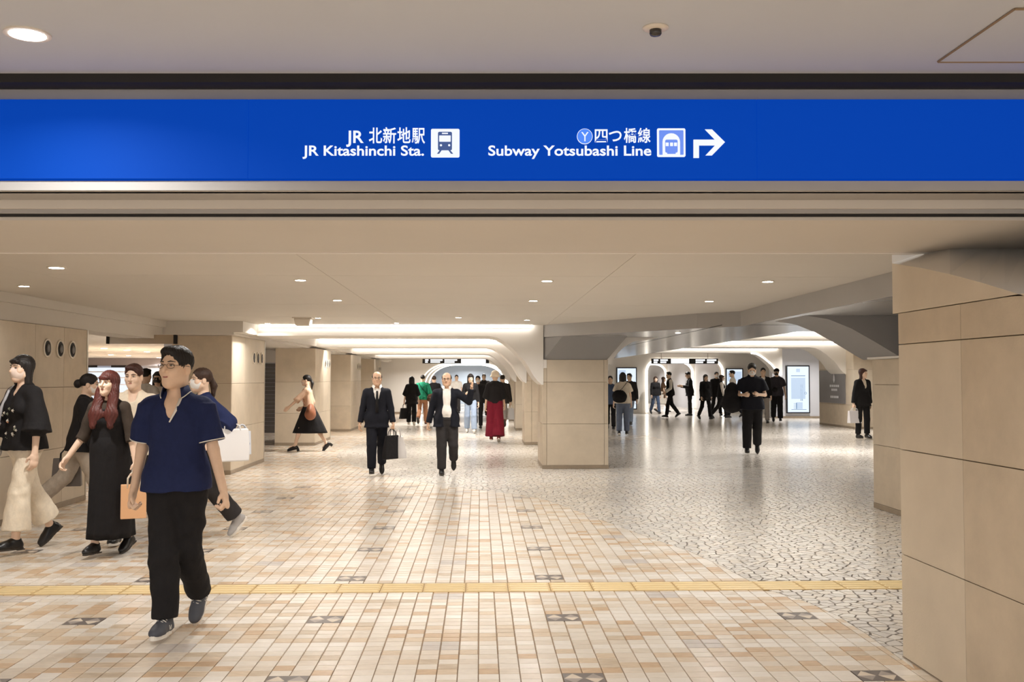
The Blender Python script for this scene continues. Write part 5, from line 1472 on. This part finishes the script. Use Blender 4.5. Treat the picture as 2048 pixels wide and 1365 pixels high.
# ---- the middle distance
p9 = person('woman in dusty pink top and black skirt striding sideways, brown bag', 617, 903, 750, 270, 'f', .98, 4, 0, la=(46, 8, 52, 6), ra=(-10, 10, 62, -10), ll=(26, 14, 1, 4), rl=(-22, -34, 1, -30), skin='a', hair=('pony', HB), mask=M_maskp,
            top=dict(m=K_pink, sleeve='elbow', hem=-.0, off=.018, sr=.012), bottom=dict(kind='skirt', m=K_black, len=.40, w=.2, sp=.62), shoes=('heel', L_black, L_black))
t = soft_bag('handbag', 'brown leather handbag on the striding woman in pink', 'bag', p9['W'](p9['T']((-.25, -.08, -.03))), (.2, .09, .16), L_brown, rz=-D(270))
strap(p9, [p9['W'](p9['T'](q)) for q in ((-.19, .02, .1), (-.17, .1, .22), (-.05, .16, .35), (.08, .1, .47), (.10, 0, .5))], L_brown, .01, par=t)
p10 = person('man in dark suit and black tie walking with black briefcase', 753, 952, 743, 173, 'm', 1.02, 1, 0, la=(6, 12, 12, 8), ra=(-6, 12, 4, 10), rl=(12, 2, 0, 4), ll=(-10, -34, 1, -42), skin='c', hair=('bald', HG), glasses=True, collar=K_white,
             top=dict(m=K_white, sleeve='long', hem=-.02, off=.008), over=dict(m=K_dnavy, sleeve='long', hem=-.15, off=.019, vneck=.25, vw=.06), bottom=dict(kind='trousers', m=K_dnavy, w=(.1, .082, .072), tuck=1), tie=K_black, grip=(65, 25), shoes=('leather', L_black, L_soled))
bag('briefcase', 'soft black briefcase in the hand of the man in dark suit', 'bag', hand(p10, 'l'), .34, .1, .36, K_black, rz=.9, hh=.1, taper=.75, soft=.08, hm=L_black)
bag('plastic_bag', 'translucent white plastic bag beside the black briefcase', 'bag', hand(p10, 'l') + Vector((.09, .1, .0)), .24, .12, .34, mat('plastic_clear', rgb(226, 222, 220), .3, alpha=.75), rz=.2, hh=.12, taper=.55, soft=.15)
p11 = person('balding man in open dark jacket and white shirt raising one hand', 893, 950, 745, 177, 'm', 1.08, 0, 0, la=(38, 46, 158, 8), ra=(-6, 16, 4, 12), rl=(6, -2, 0, 2), ll=(6, -52, 4, -62), hyaw=6, skin='c', hair=('bald', HG), glasses=True, collar=K_white,
             top=dict(m=K_white, sleeve='long', hem=-.02, off=.012), over=dict(m=K_dnavy, sleeve='long', hem=-.13, off=.022, flare=.01, vneck=.2, vw=.06, open=.07), bottom=dict(kind='trousers', m=K_char, w=(.1, .082, .074), tuck=1), belt=L_black, shoes=('leather', L_black, L_soled), grip=(25, 40))
p12 = person('woman in black dress seen from behind carrying a black tote', 823, 852, 753, 2, 'f', 1.0, 2, skin='a', hair=('long', HB), la=(-4, 12, 0, 10), top=dict(m=K_black, sleeve='elbow', hem=-.2, off=.035, flare=.03, sr=.03), bottom=dict(kind='trousers', m=K_black, w=(.1, .085, .08)), shoes=('leather', L_white, L_sole), ll=(8, 0, 2, 0), rl=(-8, -16, 2, -16))
bag('tote_bag', 'black tote bag of the woman in black dress', 'bag', hand(p12, 'l'), .34, .12, .34, L_black, rz=.6, hh=.14, taper=.8)
p13 = person('person in green top and tan trousers seen from behind', 845, 849, 750, 5, 'm', .96, 2, skin='b', hair=('short', HB), top=dict(m=K_green, sleeve='elbow', hem=-.08, off=.03, sr=.03), bottom=dict(kind='trousers', m=K_tan, w=(.092, .074, .066)), shoes=('leather', L_brown, L_soled), rl=(14, 4, 1, 2), ll=(-12, -50, 1, -60), ra=(0, 12, 6, 10))
t = soft_bag('shoulder_bag', 'brown shoulder bag on the person in green top', 'bag', p13['W'](p13['T']((.27, -.06, .0))), (.11, .06, .13), K_brown, rz=-D(5))
strap(p13, [p13['W'](p13['T'](q)) for q in ((.2, -.09, .08), (.08, -.155, .22), (-.06, -.155, .38), (-.12, -.06, .50))], K_black, .014, par=t)
p14 = person('brown haired person in black jacket behind the balding man', 868, 846, 752, 350, 'm', 1.0, 2, skin='b', hair=('short', HBr), top=dict(m=K_black, sleeve='long', hem=-.1, off=.03), bottom=dict(kind='trousers', m=K_black), ra=(10, 10, 70, -20))
p15 = person('woman in black top and pale jeans looking at her phone', 941, 867, 748, 180, 'f', 1.0, 2, hpitch=-14, skin='a', hair=('mid', HB), top=dict(m=K_black, sleeve='long', hem=-.03, off=.028, sr=.02), bottom=dict(kind='trousers', m=K_jean, w=(.1, .085, .084)), shoes=('sneaker', L_white, L_sole), ra=(6, 12, 100, -20), la=(0, 10, 8, 6), ll=(10, 0, 2, 2), rl=(-8, -24, 2, -20))
phone('phone in the hand of the woman in pale jeans', p15, 'r')
p15b = person('person all in black walking behind the woman in pale jeans', 956, 858, 752, 186, 'm', 1.0, 2, skin='b', hair=('short', HB), top=dict(m=K_black, sleeve='long', hem=-.1, off=.03), bottom=dict(kind='trousers', m=K_black), mask=M_mask)
p16 = person('distant person in dark jacket and grey trousers with pale hair', 968, 832, 748, 184, 'm', 1.0, 2, skin='b', hair=('short', HG), top=dict(m=K_char, sleeve='long', hem=-.12, off=.03), bottom=dict(kind='trousers', m=K_brown), la=(10, 10, 80, -18), ra=(10, 10, 80, -18))
p17 = person('woman in black top and wide maroon trousers seen from behind, cream hat', 990, 885, 742, 2, 'f', 1.05, 2, skin='b', hair=('short', HB), lid=('bucket', K_cream), top=dict(m=K_black, sleeve='elbow', hem=-.02, off=.03, sr=.03), bottom=dict(kind='trousers', m=K_maroon, w=(.115, .125, .15), len=.96), shoes=('sneaker', L_red, L_sole), ll=(4, 0, 1, 0), rl=(-4, -14, 1, -20))
p18 = person('person in dark jacket with white bag beside the stone columns', 1005, 858, 750, 4, 'm', 1.0, 2, skin='b', hair=('short', HB), top=dict(m=K_char, sleeve='long', hem=-.12, off=.03), bottom=dict(kind='trousers', m=K_grey), rl=(-24, -56, 1, -60), ll=(18, 6, 1, 2), shoes=('leather', L_brown, L_soled))
bag('carrier_bag', 'white bag held beside the farthest stone columns', 'bag', hand(p18, 'r'), .26, .1, .34, mat('plastic_white', rgb(232, 230, 230), .45), hh=.1)
p18c = person('distant person in white shirt behind the raised hand', 913, 828, 750, 178, 'm', .95, 0, skin='b', hair=('short', HB), top=dict(m=K_white, sleeve='short', hem=-.1, off=.02), bottom=dict(kind='trousers', m=K_char))
# ---- the side passage
p19 = person('woman in cream shirt and grey jeans seen from behind, black shoulder bag', 1246, 872, 745, 8, 'f', 1.05, 1, skin='a', hair=('long', HB), top=dict(m=K_cream, sleeve='short', hem=-.07, off=.03, sr=.03, flare=.015), bottom=dict(kind='trousers', m=K_jean2, w=(.1, .082, .076)), shoes=('sneaker', L_black, L_sole), ll=(-4, -12, 2, -12), rl=(4, 0, 2, 0), la=(-4, 12, 10, 8))
t = soft_bag('shoulder_bag', 'large black shoulder bag on the woman in cream shirt', 'bag', p19['W'](p19['T']((-.09, -.25, .13))), (.19, .09, .16), K_black, rz=-D(8) + math.pi)
strap(p19, [p19['W'](p19['T'](q)) for q in ((-.18, -.14, .2), (-.02, -.16, .33), (.10, -.08, .49), (.12, .04, .49))], K_black, .014, par=t)
p20 = person('man in dark jacket and pale jeans before the advertising screen', 1260, 851, 747, 210, 'm', 1.0, 2, skin='b', hair=('short', HB), top=dict(m=K_char, sleeve='long', hem=-.12, off=.03), bottom=dict(kind='trousers', m=K_jean), shoes=('leather', L_black, L_soled))
p21 = person('person in slate blue jacket half hidden by the broad column', 1221, 860, 752, 190, 'm', 1.0, 2, skin='b', hair=('short', HB), top=dict(m=K_blue, sleeve='long', hem=-.12, off=.03), bottom=dict(kind='trousers', m=K_black), shoes=('leather', L_black, L_soled))
bag('tote_bag', 'beige tote beside the broad column', 'bag', hand(p21, 'r'), .26, .12, .26, K_cream, hh=.1)
p22 = person('woman in black with long brown hair beside the glowing arch', 1311, 829, 753, 170, 'f', 1.0, 2, skin='a', hair=('mid', HBr), top=dict(m=K_black, sleeve='long', hem=-.08, off=.03), bottom=dict(kind='trousers', m=K_blue))
p23 = person('short brown haired person in brown vest and white skirt, far side passage', 1326, 826, 754, 100, 'f', .95, 2, skin='a', hair=('bob', HBr), top=dict(m=K_brown, sleeve='short', hem=-.02, off=.025), bottom=dict(kind='skirt', m=K_white, len=.4, w=.2))
p24 = person('man in black waistcoat with white sleeves in the side passage', 1341, 836, 744, 262, 'm', 1.0, 4, skin='b', hair=('short', HB), top=dict(m=K_white, sleeve='long', hem=-.04, off=.016, sr=.02), over=dict(m=K_black, sleeve='none', hem=-.1, off=.026, vneck=.1), bottom=dict(kind='trousers', m=K_black), la=(10, 10, 60, 4))
p25 = person('man in black suit looking down at phone, facing sideways', 1380, 832, 744, 268, 'm', 1.05, 2, hpitch=-18, skin='b', hair=('short', HB), top=dict(m=K_white, sleeve='long', hem=0, off=.01), over=dict(m=K_black, sleeve='long', hem=-.16, off=.026, vneck=.2), bottom=dict(kind='trousers', m=K_black), la=(15, 8, 100, -4), ra=(15, 8, 100, -4), ll=(4, 0, 2, 0), rl=(-4, -4, 2, 0))
phone('phone held up by the man in black suit facing sideways', p25, 'l')
p26 = person('woman in black coat with shoulder length hair between the suited phone reader and masked man', 1411, 840, 749, 165, 'f', 1.05, 2, skin='a', hair=('mid', HB), top=dict(m=K_black, sleeve='long', hem=-.2, off=.035, flare=.03), bottom=dict(kind='trousers', m=K_black))
p27 = person('masked man in black behind the white sleeved person', 1433, 833, 744, 176, 'm', 1.0, 2, skin='b', hair=('short', HB), top=dict(m=K_black, sleeve='long', hem=-.1, off=.03), bottom=dict(kind='trousers', m=K_black), mask=M_mask)
p28 = person('brown haired person in white shirt and black vest facing sideways', 1442, 838, 750, 95, 'f', 1.0, 2, skin='a', hair=('bob', HBr), top=dict(m=K_white, sleeve='long', hem=-.04, off=.02), over=dict(m=K_black, sleeve='none', hem=-.1, off=.03), bottom=dict(kind='trousers', m=K_black), mask=M_mask, ll=(22, 10, 1, 4), rl=(-16, -40, 1, -40))
p29 = person('man in white shirt with small backpack before the small screen', 1467, 836, 741, 275, 'm', 1.0, 2, skin='b', hair=('short', HB), top=dict(m=K_white, sleeve='short', hem=-.06, off=.02), bottom=dict(kind='trousers', m=K_dnavy))
soft_bag('backpack', 'small dark backpack on the man before the small screen', 'backpack', p29['W'](p29['T']((0, -.23, .27))), (.14, .08, .2), K_blue, rz=-D(275) + math.pi)
p30 = person('masked man in dark navy shirt reading a phone, big black backpack', 1505, 910, 727, 192, 'm', 1.08, 2, hpitch=-20, skin='b', hair=('short', HB), mask=M_mask, collar=K_dnavy, top=dict(m=K_dnavy, sleeve='short', hem=-.1, off=.028, sr=.025, flare=.02), bottom=dict(kind='trousers', m=K_black, w=(.105, .088, .08)),
             shoes=('leather', L_black, L_soled), la=(4, 14, 95, -34), ra=(4, 18, 92, -26), rl=(6, 0, 2, 2), ll=(-6, -34, 2, -42), grip=(40, 50))
phone('phone in the hands of the masked man in navy shirt', p30, 'l')
t = soft_bag('backpack', 'big black backpack slung on the masked man in navy', 'backpack', p30['W'](p30['T']((.36, -.03, .12))), (.17, .15, .30), K_black, rz=-D(192) + .4)
p31 = person('person in black jacket and patterned shirt behind the masked man', 1527, 848, 736, 192, 'f', 1.0, 2, skin='b', hair=('bun', HB), top=dict(m=K_white, sleeve='long', hem=0, off=.01), over=dict(m=K_black, sleeve='long', hem=-.14, off=.028, vneck=.2, vw=.06), bottom=dict(kind='trousers', m=K_grey))
p32 = person('man in black cap, dark mask and dark tee walking by the tall screen', 1554, 845, 738, 194, 'm', 1.06, 1, skin='b', hair=('short', HB), lid=('cap', K_black), mask=M_maskb, top=dict(m=K_tee, sleeve='short', hem=-.1, off=.03, sr=.03, len=.85), bottom=dict(kind='trousers', m=K_black, w=(.105, .09, .085)), shoes=('leather', L_black, L_soled), hyaw=14, la=(2, 12, 6, 10), ra=(0, 12, 8, 8), ll=(8, 0, 2, 2), rl=(-6, -26, 2, -30))
t = soft_bag('sling_bag', 'small black sling bag on the man in cap', 'bag', p32['W'](p32['T']((.07, .21, .12))), (.09, .05, .07), K_black, rz=-D(184))
p33 = person('woman in black suit with white inner top and white paper bag', 1726, 878, 737, 165, 'f', 1.02, 1, skin='a', hair=('bob', HDR), hyaw=-28, top=dict(m=K_cream, sleeve='none', hem=0, off=.008), over=dict(m=K_black, sleeve='long', hem=-.14, off=.03, flare=.02, vneck=.22, vw=.055, sr=.02), bottom=dict(kind='trousers', m=K_black, w=(.094, .076, .068), len=.93),
             shoes=('sneaker', L_black, L_soled), ra=(0, 14, 6, 12), la=(-4, 10, 0, 6), rl=(4, 0, 7, 2), ll=(-2, -6, 7, -4), grip=(20, 65))
bag('paper_bag', 'white paper bag held by the woman in black suit', 'bag', hand(p33, 'r'), .32, .14, .30, mat('paper_white', rgb(226, 222, 224), .6), rz=.25, taper=1.0, hh=.08)
